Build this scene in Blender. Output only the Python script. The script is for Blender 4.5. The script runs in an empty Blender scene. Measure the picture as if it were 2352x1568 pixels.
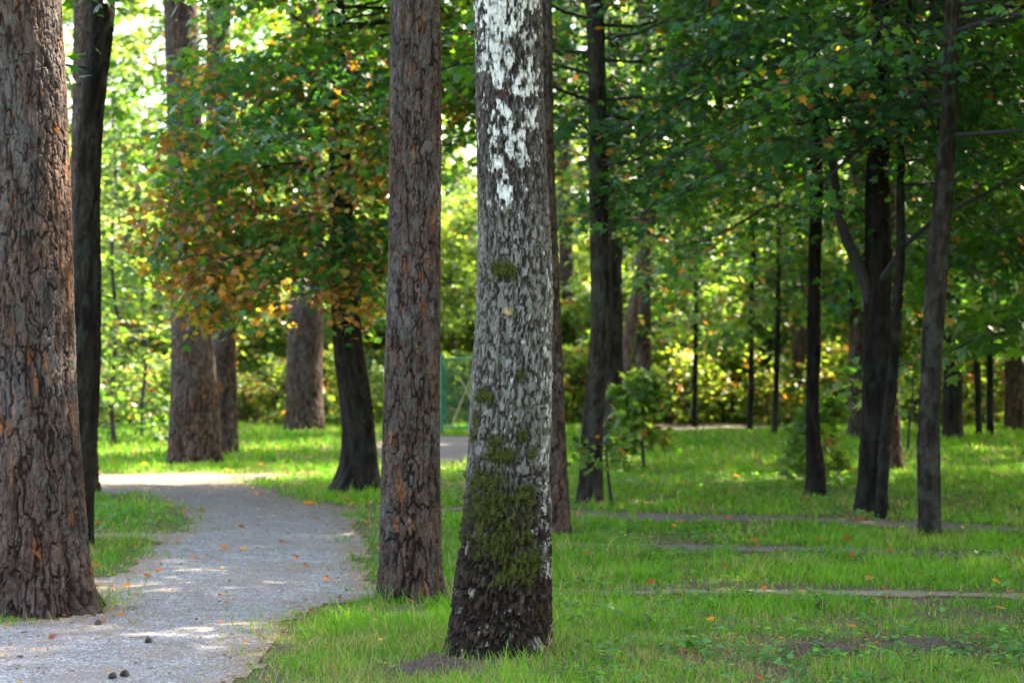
import bpy, math, time
import numpy as np

T0 = time.time()
R = math.radians
SC = bpy.context.scene
COL = SC.collection
rng = np.random.default_rng(7)

# ------------------------------------------------------------------ camera
F = 5300.0            # focal length in units of the 2352-wide photograph
CAM_H = 1.5
cam = bpy.data.cameras.new('camera')
cam.sensor_width = 22.2
cam.lens = F / 2352.0 * 22.2
cam.clip_end = 2000
cam.dof.use_dof = True
cam.dof.focus_distance = 11.3
cam.dof.aperture_fstop = 2.1
cam.dof.aperture_blades = 0
co = bpy.data.objects.new('camera', cam)
COL.objects.link(co)
co.location = (0, 0, CAM_H)
co.rotation_euler = (R(90), 0, 0)
SC.camera = co

def X(px, d): return (px - 1176.0) / F * d
def Z(py, d): return CAM_H - (py - 784.0) / F * d
def D(py): return CAM_H * F / (py - 784.0)
def G(px, py):
    d = D(py); return (X(px, d), d)

# ------------------------------------------------------------------ noise
def _hash(ix, iy, iz):
    h = (ix.astype(np.int64) * 374761393 + iy.astype(np.int64) * 668265263 + iz.astype(np.int64) * 2147483647) & 0xffffffff
    h = ((h ^ (h >> 13)) * 1274126177) & 0xffffffff
    h = ((h ^ (h >> 16)) * 2246822519) & 0xffffffff
    return ((h ^ (h >> 15)) & 0xffffff) / float(0xffffff)

def vnoise(x, y, z):
    x, y, z = np.broadcast_arrays(np.asarray(x, float), np.asarray(y, float), np.asarray(z, float))
    ix, iy, iz = np.floor(x), np.floor(y), np.floor(z)
    fx, fy, fz = x - ix, y - iy, z - iz
    ix, iy, iz = ix.astype(np.int64), iy.astype(np.int64), iz.astype(np.int64)
    sx, sy, sz = (f * f * (3 - 2 * f) for f in (fx, fy, fz))
    out = 0
    for a in (0, 1):
        for b in (0, 1):
            for c in (0, 1):
                w = (sx if a else 1 - sx) * (sy if b else 1 - sy) * (sz if c else 1 - sz)
                out = out + w * _hash(ix + a, iy + b, iz + c)
    return out

def fbm(x, y, z, o=3):
    s, a, t = 0, 0.5, 0
    for i in range(o):
        s = s + a * vnoise(x * 2 ** i + 17 * i, y * 2 ** i, z * 2 ** i); t += a; a *= .5
    return s / t

def sstep(e0, e1, x):
    t = np.clip((x - e0) / (e1 - e0), 0, 1)
    return t * t * (3 - 2 * t)

def cells(u, v, nu, seed):
    """Worley noise; u in cells (periodic nu), v in cells -> F1, F2, id"""
    iu, iv = np.floor(u).astype(np.int64), np.floor(v).astype(np.int64)
    f1 = np.full(u.shape, 9.0); f2 = f1.copy(); cid = np.zeros(u.shape)
    for a in (-1, 0, 1):
        for b in (-1, 0, 1):
            cu, cv = iu + a, iv + b
            wu = np.mod(cu, nu)
            px = cu + _hash(wu, cv, np.full_like(cu, seed)); py = cv + _hash(wu, cv, np.full_like(cu, seed + 77))
            d = np.hypot(u - px, v - py)
            h = _hash(wu, cv, np.full_like(cu, seed + 191))
            n = d < f1
            f2 = np.where(n, f1, np.minimum(f2, d)); cid = np.where(n, h, cid); f1 = np.where(n, d, f1)
    return f1, f2, cid

# ------------------------------------------------------------------ mesh / object helpers
def np_mesh(name, verts, faces_n, loops, attrs=None, smooth=False):
    """faces_n: array of loop counts or an int, loops: flat vertex indices"""
    me = bpy.data.meshes.new(name)
    verts = np.asarray(verts, np.float32).reshape(-1, 3)
    loops = np.asarray(loops, np.int32).ravel()
    if isinstance(faces_n, int):
        nf = len(loops) // faces_n
        starts = np.arange(nf, dtype=np.int32) * faces_n
    else:
        faces_n = np.asarray(faces_n, np.int32); nf = len(faces_n)
        starts = np.concatenate(([0], np.cumsum(faces_n)[:-1])).astype(np.int32)
    me.vertices.add(len(verts)); me.vertices.foreach_set('co', verts.ravel())
    me.loops.add(len(loops)); me.loops.foreach_set('vertex_index', loops)
    me.polygons.add(nf); me.polygons.foreach_set('loop_start', starts)
    me.update(calc_edges=True)
    me.polygons.foreach_set('use_smooth', np.full(nf, smooth, bool))
    for k, v in (attrs or {}).items():
        v = np.asarray(v, np.float32)
        if v.ndim == 2:
            at = me.attributes.new(k, 'FLOAT_COLOR', 'POINT')
            if v.shape[1] == 3: v = np.concatenate([v, np.ones((len(v), 1), np.float32)], 1)
            at.data.foreach_set('color', v.ravel())
        else:
            at = me.attributes.new(k, 'FLOAT', 'POINT'); at.data.foreach_set('value', v)
    me.update()
    return me

def tag(o, label=None, cat=None, group=None, kind=None):
    if label: o['label'] = label
    if cat: o['category'] = cat
    if group: o['group'] = group
    if kind: o['kind'] = kind
    return o

def link(name, me, mat=None, parent=None, loc=None):
    o = bpy.data.objects.new(name, me)
    COL.objects.link(o)
    if mat and me and not me.materials: me.materials.append(mat)
    if parent: o.parent = parent
    if loc is not None: o.location = loc
    return o

def empty(name, loc, label, cat, group=None, rz=0):
    o = bpy.data.objects.new(name, None); COL.objects.link(o)
    o.location = loc; o.rotation_euler = (0, 0, rz); o.empty_display_size = .1
    return tag(o, label, cat, group)

class Tubes:
    def __init__(s): s.v = []; s.f = []; s.n = 0
    def add(s, pts, rad, k=5):
        pts = np.asarray(pts, float); rad = np.asarray(rad, float); n = len(pts)
        t = np.gradient(pts, axis=0); t /= np.linalg.norm(t, axis=1)[:, None] + 1e-9
        ref = np.array([0, 0, 1.]) if abs(t[:, 2]).mean() < .8 else np.array([1., 0, 0])
        a = np.cross(t, ref); a /= np.linalg.norm(a, axis=1)[:, None] + 1e-9
        b = np.cross(t, a)
        th = np.arange(k) * 2 * math.pi / k
        ring = pts[:, None] + rad[:, None, None] * (np.cos(th)[None, :, None] * a[:, None] + np.sin(th)[None, :, None] * b[:, None])
        i = np.arange(n - 1)[:, None] * k; j = np.arange(k)[None]; j2 = (j + 1) % k
        q = np.stack([i + j, i + j2, i + k + j2, i + k + j], -1).reshape(-1, 4) + s.n
        s.v.append(ring.reshape(-1, 3)); s.f.append(q); s.n += n * k
    def prune(s, keep):
        ok = keep(np.array([v[-2:].mean(0) for v in s.v])) & keep(np.array([v[len(v) // 2 - 1:len(v) // 2 + 1].mean(0) for v in s.v]))
        V, Fc, n, off = [], [], 0, 0
        for v, f, o in zip(s.v, s.f, ok):
            if o: V.append(v); Fc.append(f - off + n); n += len(v)
            off += len(v)
        s.v, s.f, s.n = V, Fc, n
    def mesh(s, name):
        return np_mesh(name, np.concatenate(s.v), 4, np.concatenate(s.f), smooth=True)

# ------------------------------------------------------------------ materials
def new_mat(name):
    m = bpy.data.materials.new(name); m.use_nodes = True
    nt = m.node_tree; nt.nodes.clear()
    out = nt.nodes.new('ShaderNodeOutputMaterial')
    return m, nt, out
def N(nt, typ, **kw):
    n = nt.nodes.new(typ)
    for k, v in kw.items():
        if k.startswith('in_'):
            n.inputs[k[3:].replace('_', ' ')].default_value = v
        else: setattr(n, k, v)
    return n
def ramp(nt, fac, stops):
    r = nt.nodes.new('ShaderNodeValToRGB')
    while len(r.color_ramp.elements) < len(stops): r.color_ramp.elements.new(.5)
    for e, (p, c) in zip(r.color_ramp.elements, stops):
        e.position = p; e.color = (*c, 1) if len(c) == 3 else c
    nt.links.new(fac, r.inputs[0]); return r.outputs[0]
def mixc(nt, fac, a, b, mode='MIX'):
    m = nt.nodes.new('ShaderNodeMix'); m.data_type = 'RGBA'; m.blend_type = mode
    for s, v in ((m.inputs[0], fac), (m.inputs[6], a), (m.inputs[7], b)):
        if isinstance(v, (int, float)): s.default_value = v
        elif isinstance(v, tuple): s.default_value = (*v, 1)
        else: nt.links.new(v, s)
    return m.outputs[2]
def math_(nt, op, a, b=None):
    m = nt.nodes.new('ShaderNodeMath'); m.operation = op
    for i, v in enumerate((a, b)):
        if v is None: continue
        if isinstance(v, (int, float)): m.inputs[i].default_value = v
        else: nt.links.new(v, m.inputs[i])
    return m.outputs[0]
def noise(nt, scale, detail=4, rough=.6, vec=None, dist=0):
    n = nt.nodes.new('ShaderNodeTexNoise')
    n.inputs['Scale'].default_value = scale; n.inputs['Detail'].default_value = detail
    n.inputs['Roughness'].default_value = rough; n.inputs['Distortion'].default_value = dist
    if vec: nt.links.new(vec, n.inputs['Vector'])
    return n.outputs[0]
def coords(nt, scale=(1, 1, 1)):
    tc = nt.nodes.new('ShaderNodeTexCoord'); mp = nt.nodes.new('ShaderNodeMapping')
    mp.inputs['Scale'].default_value = scale
    nt.links.new(tc.outputs['Object'], mp.inputs['Vector']); return mp.outputs[0]
def attr(nt, name):
    a = nt.nodes.new('ShaderNodeAttribute'); a.attribute_name = name; return a

def bark_mat(name, bump=.6):
    """colour from the 'bark' attribute (plate, fissure, lichen, moss worked out with the relief) + fine grain and bump"""
    m, nt, out = new_mat(name)
    c = attr(nt, 'bark').outputs['Color']
    v = coords(nt, (1, 1, .35))
    g = noise(nt, 160, 5, .7, v)
    g2 = noise(nt, 45, 3, .6, v)
    grain = ramp(nt, g, [(.25, (.62, .60, .58)), (.75, (1.35, 1.36, 1.38))])
    col = mixc(nt, 1.0, c, grain, 'MULTIPLY')
    grain2 = ramp(nt, g2, [(.3, (.78, .76, .75)), (.7, (1.2, 1.2, 1.22))])
    col = mixc(nt, 1.0, col, grain2, 'MULTIPLY')
    b = N(nt, 'ShaderNodeBump'); b.inputs['Strength'].default_value = bump; b.inputs['Distance'].default_value = .006
    h = math_(nt, 'ADD', g, g2); nt.links.new(h, b.inputs['Height'])
    p = N(nt, 'ShaderNodeBsdfPrincipled'); p.inputs['Roughness'].default_value = .85
    p.inputs['Specular IOR Level'].default_value = .10
    nt.links.new(col, p.inputs['Base Color']); nt.links.new(b.outputs[0], p.inputs['Normal'])
    nt.links.new(p.outputs[0], out.inputs[0])
    return m

def leaf_mat(name, trans=.5, tc=(1.5, 1.7, .5), rough=.42, spec=.32):
    m, nt, out = new_mat(name)
    c = attr(nt, 'tint').outputs['Color']
    p = N(nt, 'ShaderNodeBsdfPrincipled'); p.inputs['Roughness'].default_value = rough
    p.inputs['Specular IOR Level'].default_value = spec
    nt.links.new(c, p.inputs['Base Color'])
    t = N(nt, 'ShaderNodeBsdfTranslucent')
    col = mixc(nt, 1.0, c, tc, 'MULTIPLY'); nt.links.new(col, t.inputs['Color'])
    mx = N(nt, 'ShaderNodeMixShader'); mx.inputs[0].default_value = trans
    nt.links.new(p.outputs[0], mx.inputs[1]); nt.links.new(t.outputs[0], mx.inputs[2])
    nt.links.new(mx.outputs[0], out.inputs[0])
    return m

M_BARK = bark_mat('tree_bark')
M_LEAF = leaf_mat('broad_leaves', .52, (2.5, 2.4, 1.0))
M_MAPLE = leaf_mat('maple_leaves', .50, (2.1, 2.1, .45), .42, .4)
M_NEEDLE = leaf_mat('needles', .25, (1.2, 1.4, .6), .55, .3)
M_GRASS = leaf_mat('grass_blades', .35, (1.5, 1.55, .55), .6, .12)
M_MOSS = leaf_mat('moss_tufts', .2, (1.3, 1.4, .5), .8, .1)

def twig_mat():
    m, nt, out = new_mat('twig_bark')
    n = noise(nt, 30, 3, .6, coords(nt, (1, 1, .5)))
    c = ramp(nt, n, [(.3, (.007, .006, .005)), (.7, (.019, .015, .012))])
    p = N(nt, 'ShaderNodeBsdfPrincipled'); p.inputs['Roughness'].default_value = .85
    nt.links.new(c, p.inputs['Base Color']); nt.links.new(p.outputs[0], out.inputs[0]); return m
M_TWIG = twig_mat()

def simple(name, c0, c1, scale, rough=.8, metal=0, bump=0):
    m, nt, out = new_mat(name)
    n = noise(nt, scale, 4, .65, coords(nt))
    p = N(nt, 'ShaderNodeBsdfPrincipled'); p.inputs['Roughness'].default_value = rough; p.inputs['Metallic'].default_value = metal
    nt.links.new(ramp(nt, n, [(.3, c0), (.7, c1)]), p.inputs['Base Color'])
    if bump:
        b = N(nt, 'ShaderNodeBump'); b.inputs['Strength'].default_value = .7; b.inputs['Distance'].default_value = bump
        nt.links.new(n, b.inputs['Height']); nt.links.new(b.outputs[0], p.inputs['Normal'])
    nt.links.new(p.outputs[0], out.inputs[0]); return m

# ------------------------------------------------------------------ ground, paths
def ground_h(x, y):
    x = np.asarray(x, float); y = np.asarray(y, float)
    h = (fbm(x * .8 + 5, y * .8, 0.0, 2) - .5) * .05
    h = h + .10 * np.exp(-((x - X(1140, 10.8)) ** 2 / .5 + (y - 10.72) ** 2 / .35)) * .35   # swell at the birch foot
    return h

def poly_world(pts): return np.array([G(a, b) for a, b in pts])

PATHS = [  # outlines on the ground
    poly_world([(-900, 1760), (-500, 1500), (0, 1436), (120, 1428), (222, 1408), (215, 1350), (205, 1330), (268, 1324), (312, 1285), (348, 1244), (195, 1240), (195, 1228), (345, 1228),
                (428, 1216), (425, 1190), (395, 1162), (340, 1142), (220, 1136), (60, 1150), (-600, 1165), (-700, 1110),
                (0, 1092), (210, 1088), (400, 1086), (560, 1087), (710, 1087), (690, 1091), (590, 1100), (565, 1108), (600, 1118), (650, 1132),
                (690, 1148), (760, 1156), (812, 1168), (828, 1205), (835, 1270), (838, 1330), (900, 1352), (1010, 1356), (1260, 1355), (1500, 1357),
                (1900, 1354), (2352, 1362), (3100, 1368), (3100, 1382), (2352, 1373), (1900, 1367), (1500, 1364), (1260, 1365), (1010, 1368), (850, 1372), (745, 1388),
                (660, 1440), (590, 1500), (552, 1568), (500, 1760)]),
    poly_world([(880, 1246), (1300, 1247), (1700, 1255), (2100, 1268), (2700, 1280), (2700, 1292), (2100, 1281), (1700, 1268), (1300, 1257), (880, 1252)]),
    poly_world([(880, 1160), (1090, 1168), (1400, 1178), (1800, 1188), (2000, 1200), (2352, 1212), (3000, 1228), (3000, 1244), (2352, 1230), (2000, 1214), (1800, 1203), (1400, 1194), (1090, 1178), (880, 1170)]),
    poly_world([(890, 1062), (1000, 1064), (1090, 1062), (1170, 1050), (1230, 1020), (1240, 1003), (1000, 1004), (890, 1006), (840, 1030)]),
    poly_world([(1500, 970), (1720, 972), (1900, 978), (1900, 984), (1700, 985), (1560, 994), (1480, 990)]),
]
def inside(poly, x, y):
    c = np.zeros(x.shape, bool); n = len(poly); j = n - 1
    for i in range(n):
        xi, yi = poly[i]; xj, yj = poly[j]
        m = ((yi > y) != (yj > y)) & (x < (xj - xi) * (y - yi) / (yj - yi + 1e-12) + xi)
        c ^= m; j = i
    return c
def dist_edge(poly, x, y):
    d = np.full(x.shape, 1e9); n = len(poly)
    for i in range(n):
        a = poly[i]; b = poly[(i + 1) % n]; ab = b - a
        t = np.clip(((x - a[0]) * ab[0] + (y - a[1]) * ab[1]) / (ab @ ab + 1e-9), 0, 1)
        d = np.minimum(d, np.hypot(x - a[0] - t * ab[0], y - a[1] - t * ab[1]))
    return d
def path_sd(x, y):
    """signed distance to the nearest path, positive inside"""
    wx = (fbm(x * 3, y * 3, 1.5, 3) - .5) * .34; wy = (fbm(x * 3, y * 3, 9.5, 3) - .5) * .34
    best = np.full(x.shape, -9.0)
    for p in PATHS:
        lo, hi = p.min(0) - 1.2, p.max(0) + 1.2
        m = (x > lo[0]) & (x < hi[0]) & (y > lo[1]) & (y < hi[1])
        if not m.any(): continue
        xx, yy = x[m] + wx[m], y[m] + wy[m]
        d = dist_edge(p, xx, yy); d = np.where(inside(p, xx, yy), d, -d)
        best[m] = np.maximum(best[m], d)
    return best

def worn(x, y):
    """0..1 bare / worn ground"""
    n = fbm(x * 1.7 + 4, y * 1.7, 2.2, 3)
    w = sstep(.56, .72, n) * .55
    for px, py, rx, ry, s in [(2120, 1478, .55, .42, 1.15), (1880, 1488, .42, .36, 1.0), (1700, 1470, .5, .25, .6), (2250, 1500, .5, .35, .8), (1800, 1440, .6, .2, .6), (1000, 1548, .24, .16, 1.3), (1960, 1190, .6, .9, .7), (2150, 1150, 1.2, 1.2, .6),
                              (1560, 1350, 2.0, .22, .45), (100, 1420, .42, .25, 1.0), (1880, 1130, .8, .6, .6)]:
        gx, gy = G(px, py); w = np.maximum(w, s * np.exp(-(((x - gx) / rx) ** 2 + ((y - gy) / ry) ** 2)))
    return np.clip(w + (n - .5) * .3, 0, 1)

def make_ground():
    ys = np.concatenate([[-300, -60, -10, 0, 3, 6], np.arange(8, 46, .16), [47, 49, 52, 56, 62, 70, 90, 140, 300]])
    xs = np.concatenate([[-400, -150, -60, -30, -20, -16], np.arange(-12, 12, .16), [12, 16, 20, 30, 60, 150, 400]])
    gx, gy = np.meshgrid(xs, ys); z = ground_h(gx, gy)
    v = np.stack([gx, gy, z], -1).reshape(-1, 3)
    nx = len(xs); i, j = np.meshgrid(np.arange(nx - 1), np.arange(len(ys) - 1))
    a = (j * nx + i).ravel(); q = np.stack([a, a + 1, a + nx + 1, a + nx], -1)
    wr = worn(v[:, 0], v[:, 1]) * ((v[:, 1] > 7) & (v[:, 1] < 46))
    m, nt, out = new_mat('forest_floor')
    c = coords(nt)
    n1 = noise(nt, 1.3, 5, .6, c); n2 = noise(nt, 35, 5, .7, c); n3 = noise(nt, 6, 4, .6, c)
    soil = ramp(nt, n2, [(.25, (.035, .024, .014)), (.5, (.10, .075, .042)), (.75, (.20, .155, .085))])
    green = ramp(nt, n2, [(.25, (.035, .07, .012)), (.7, (.09, .17, .03))])
    f = ramp(nt, math_(nt, 'ADD', math_(nt, 'MULTIPLY', n1, .6), math_(nt, 'MULTIPLY', n3, .4)), [(.40, (1, 1, 1)), (.58, (.15, .15, .15))])
    col = mixc(nt, f, soil, green); col = mixc(nt, ramp(nt, attr(nt, 'worn').outputs['Fac'], [(.15, (0, 0, 0)), (.5, (1, 1, 1))]), col, soil)
    b = N(nt, 'ShaderNodeBump'); b.inputs['Strength'].default_value = .8; b.inputs['Distance'].default_value = .02
    nt.links.new(n2, b.inputs['Height'])
    p = N(nt, 'ShaderNodeBsdfPrincipled'); p.inputs['Roughness'].default_value = .95; p.inputs['Specular IOR Level'].default_value = .1
    nt.links.new(col, p.inputs['Base Color']); nt.links.new(b.outputs[0], p.inputs['Normal']); nt.links.new(p.outputs[0], out.inputs[0])
    link_g = link('ground', np_mesh('ground', v, 4, q, {'worn': wr}, smooth=True), m)
    tag(link_g, kind='structure')
make_ground()

def make_paths():
    m, nt, out = new_mat('path_gravel')
    c = coords(nt)
    e = attr(nt, 'edge').outputs['Fac']
    vo = N(nt, 'ShaderNodeTexVoronoi'); vo.inputs['Scale'].default_value = 85; nt.links.new(c, vo.inputs['Vector'])
    vo2 = N(nt, 'ShaderNodeTexVoronoi'); vo2.inputs['Scale'].default_value = 38; nt.links.new(c, vo2.inputs['Vector'])
    sepr = N(nt, 'ShaderNodeSeparateColor'); nt.links.new(vo.outputs['Color'], sepr.inputs[0])
    sep2 = N(nt, 'ShaderNodeSeparateColor'); nt.links.new(vo2.outputs['Color'], sep2.inputs[0])
    st = ramp(nt, sepr.outputs[0], [(0, (.055, .053, .05)), (.45, (.17, .163, .155)), (.8, (.27, .26, .25)), (1, (.48, .46, .44))])
    st2 = ramp(nt, sep2.outputs[1], [(0, (.09, .085, .08)), (.6, (.20, .19, .182)), (1, (.36, .345, .33))])
    big = noise(nt, 1.6, 6, .72, c); n2_ = noise(nt, 60, 3, .7, c)
    col = mixc(nt, .35, st, st2)
    dust = ramp(nt, big, [(.38, (0, 0, 0)), (.62, (.8, .8, .8))])
    wet = noise(nt, 4.5, 5, .65, c)
    col = mixc(nt, 1.0, col, ramp(nt, wet, [(.35, (.62, .60, .58)), (.62, (1.1, 1.1, 1.1))]), 'MULTIPLY')
    col = mixc(nt, dust, col, mixc(nt, n2_, (.08, .055, .04), (.26, .20, .155)))
    n2 = noise(nt, 22, 5, .7, c)
    litter = ramp(nt, n2, [(.3, (.07, .045, .025)), (.55, (.20, .135, .08)), (.75, (.32, .24, .15))])
    ed = math_(nt, 'ADD', e, math_(nt, 'MULTIPLY', math_(nt, 'SUBTRACT', n2, .5), .25))
    fe = ramp(nt, ed, [(.0, (.95, .95, .95)), (.28, (.0, .0, .0))])
    col = mixc(nt, fe, col, litter)
    sa = attr(nt, 'sand_lit_mix').outputs['Fac']
    col = mixc(nt, math_(nt, 'MULTIPLY', sa, .75), mixc(nt, 1.0, col, (1.22, 1.22, 1.24), 'MULTIPLY'), mixc(nt, n2_, (.045, .032, .024), (.150, .110, .085)))  # near gravel painted lighter for its more open light; beyond, darker sand colour
    h = math_(nt, 'ADD', vo.outputs['Distance'], math_(nt, 'MULTIPLY', vo2.outputs['Distance'], .6))
    b = N(nt, 'ShaderNodeBump'); b.invert = True; b.inputs['Strength'].default_value = .8; b.inputs['Distance'].default_value = .008
    nt.links.new(h, b.inputs['Height'])
    p = N(nt, 'ShaderNodeBsdfPrincipled'); p.inputs['Roughness'].default_value = .85; p.inputs['Specular IOR Level'].default_value = .2
    nt.links.new(col, p.inputs['Base Color']); nt.links.new(b.outputs[0], p.inputs['Normal']); nt.links.new(p.outputs[0], out.inputs[0])
    for k, poly in enumerate(PATHS):
        lo, hi = np.maximum(poly.min(0) - .2, [-14, 6]), np.minimum(poly.max(0) + .2, [14, 60])
        s = .05 if k < 3 else .1
        xs = np.arange(lo[0], hi[0], s); ys = np.arange(lo[1], hi[1], s)
        gx, gy = np.meshgrid(xs, ys)
        wx = (fbm(gx * 3, gy * 3, 1.5, 3) - .5) * .34; wy = (fbm(gx * 3, gy * 3, 9.5, 3) - .5) * .34
        d = dist_edge(poly, gx + wx, gy + wy); d = np.where(inside(poly, gx + wx, gy + wy), d, -d)
        z = ground_h(gx, gy) + .006 + .001 * k
        keep = d > -.03
        nx = len(xs); i, j = np.meshgrid(np.arange(nx - 1), np.arange(len(ys) - 1))
        ok = keep[:-1, :-1] & keep[1:, :-1] & keep[:-1, 1:] & keep[1:, 1:]
        a = (j * nx + i)[ok]; q = np.stack([a, a + 1, a + nx + 1, a + nx], -1)
        used = np.unique(q); remap = np.full(gx.size, -1); remap[used] = np.arange(len(used))
        v = np.stack([gx, gy, z], -1).reshape(-1, 3)[used]
        o = link('path', np_mesh('path', v, 4, remap[q], {'edge': d.ravel()[used], 'sand_lit_mix': (sstep(15, 24, gy.ravel()[used]) if k == 0 else 1.0) * np.ones(len(used))}, smooth=True), m)
        tag(o, kind='structure')
make_paths()

# ------------------------------------------------------------------ trunks
def lerp3(a, b, t): return np.asarray(a)[None] * (1 - t[:, None]) + np.asarray(b)[None] * t[:, None]

TONE = {25: 1.9, 23: 2.1, 24: 1.6, 29: 1.7, 22: 1.25, 21: 1.1, 27: .8, 26: .8}
def bark_relief(kind, th, z, circ, seed):
    """returns height (m) and rgb for a bark kind on (theta, z)"""
    u = th / (2 * math.pi) * circ
    cx, cy = np.cos(th) * circ / 6.283, np.sin(th) * circ / 6.283
    s = seed * 13.7
    if kind == 'pine':
        base = np.exp(-z / 1.1)
        wx = (fbm(cx * 30 + s, cy * 30, z * 18, 3) - .5) * .030
        wz = (fbm(cx * 20, cy * 20 + s, z * 14, 3) - .5) * .10
        u1 = fbm((cx + wx) * 28 + s, (cy + wx) * 28, (z + wz) * 6.6, 2)
        u2 = fbm((cx - wx) * 34, (cy + wx) * 34 + s, (z + wz) * 8.0 + 9, 2)
        c1 = sstep(.004, .05 + .04 * base, abs(u1 - .5)); c2 = sstep(.0, .06, abs(u2 - .48))
        nu = max(6, int(round(circ / .042)))
        f1, f2, cid = cells((u + wx * 2.6) / circ * nu, (z + wz * 1.4) / .15, nu, seed)
        ce = sstep(.0, .16, f2 - f1)
        plate = c1 * (.55 + .45 * ce); small = c2
        fl = fbm(cx * 60, cy * 60, z * 26, 3); flake = np.floor(fl * 9) / 9
        fine = fbm(cx * 120, cy * 120, z * 70, 2) - .5
        depth = .0095 + .015 * base
        h = depth * (plate - .6) + .006 * (small - .6) + .012 * (flake - .5) + .006 * fine
        tone = np.clip(fbm(cx * 26, cy * 26, z * 9 + s, 3) * 1.7 - .35 + fine * .7, 0, 1)
        grey = lerp3((.12, .092, .086), (.32, .285, .262), tone)
        brn = lerp3((.11, .064, .043), (.30, .185, .13), tone)
        n = fbm(cx * 10 + s, cy * 10, z * 2.4, 3)
        k = sstep(.42, .66, n + .30 * base)[:, None]
        c = grey * (1 - .7 * k) + brn * .7 * k
        rust = (sstep(.63, .72, fbm(cx * 34 + 5, cy * 34, z * 8 + s, 3)) * sstep(.40, .60, fbm(cx * 8, cy * 8 + s, z * 3, 2)))[:, None] * .85
        c = c * (1 - rust) + np.array([.62, .24, .09])[None] * rust * (.5 + .8 * tone[:, None])
        deep = (1 - plate * (.45 + .55 * small))[:, None]
        c = c * (1 - .92 * deep) + np.array([.030, .019, .015])[None] * .92 * deep
        lich = (sstep(.53, .66, fbm(cx * 30 + s, cy * 30, z * 22, 3)) * sstep(.42, .60, fbm(cx * 4, cy * 4 + s, z * 1.6, 2)) * plate)[:, None] * .6
        c = c * (1 - lich) + np.array([.17, .215, .18])[None] * lich
        return h, c * np.array([.355, .325, .315]) * TONE.get(seed, 1)
    if kind == 'dark':     # maple / linden: narrow shallow ridges, dark
        wu = (fbm(cx * 30 + s, cy * 30, z * 9, 3) - .5) * .09
        nu = max(6, int(round(circ / .028)))
        f1, f2, cid = cells((u + wu) / circ * nu, z / .16, nu, seed)
        plate = sstep(.03, .3, f2 - f1)
        h = .010 * (plate - .5) + .010 * (fbm(cx * 30, cy * 30, z * 9, 3) - .5) + .012 * (fbm(cx * 8 + s, cy * 8, z * 2, 2) - .5)
        c = lerp3((.020, .015, .012), (.095, .074, .056), np.clip(2.4 * fbm(cx * 26 + s, cy * 26, z * 5, 3) - .75, 0, 1))
        d = (1 - plate)[:, None]; c = c * (1 - .5 * d) + np.array([.022, .016, .012])[None] * .5 * d
        l = (sstep(.52, .68, fbm(cx * 14 + s, cy * 14, z * 9, 3)))[:, None] * .5
        c = c * (1 - l) + np.array([.09, .105, .075])[None] * l
        return h, c * .27 * TONE.get(seed, 1)
    raise ValueError

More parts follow.
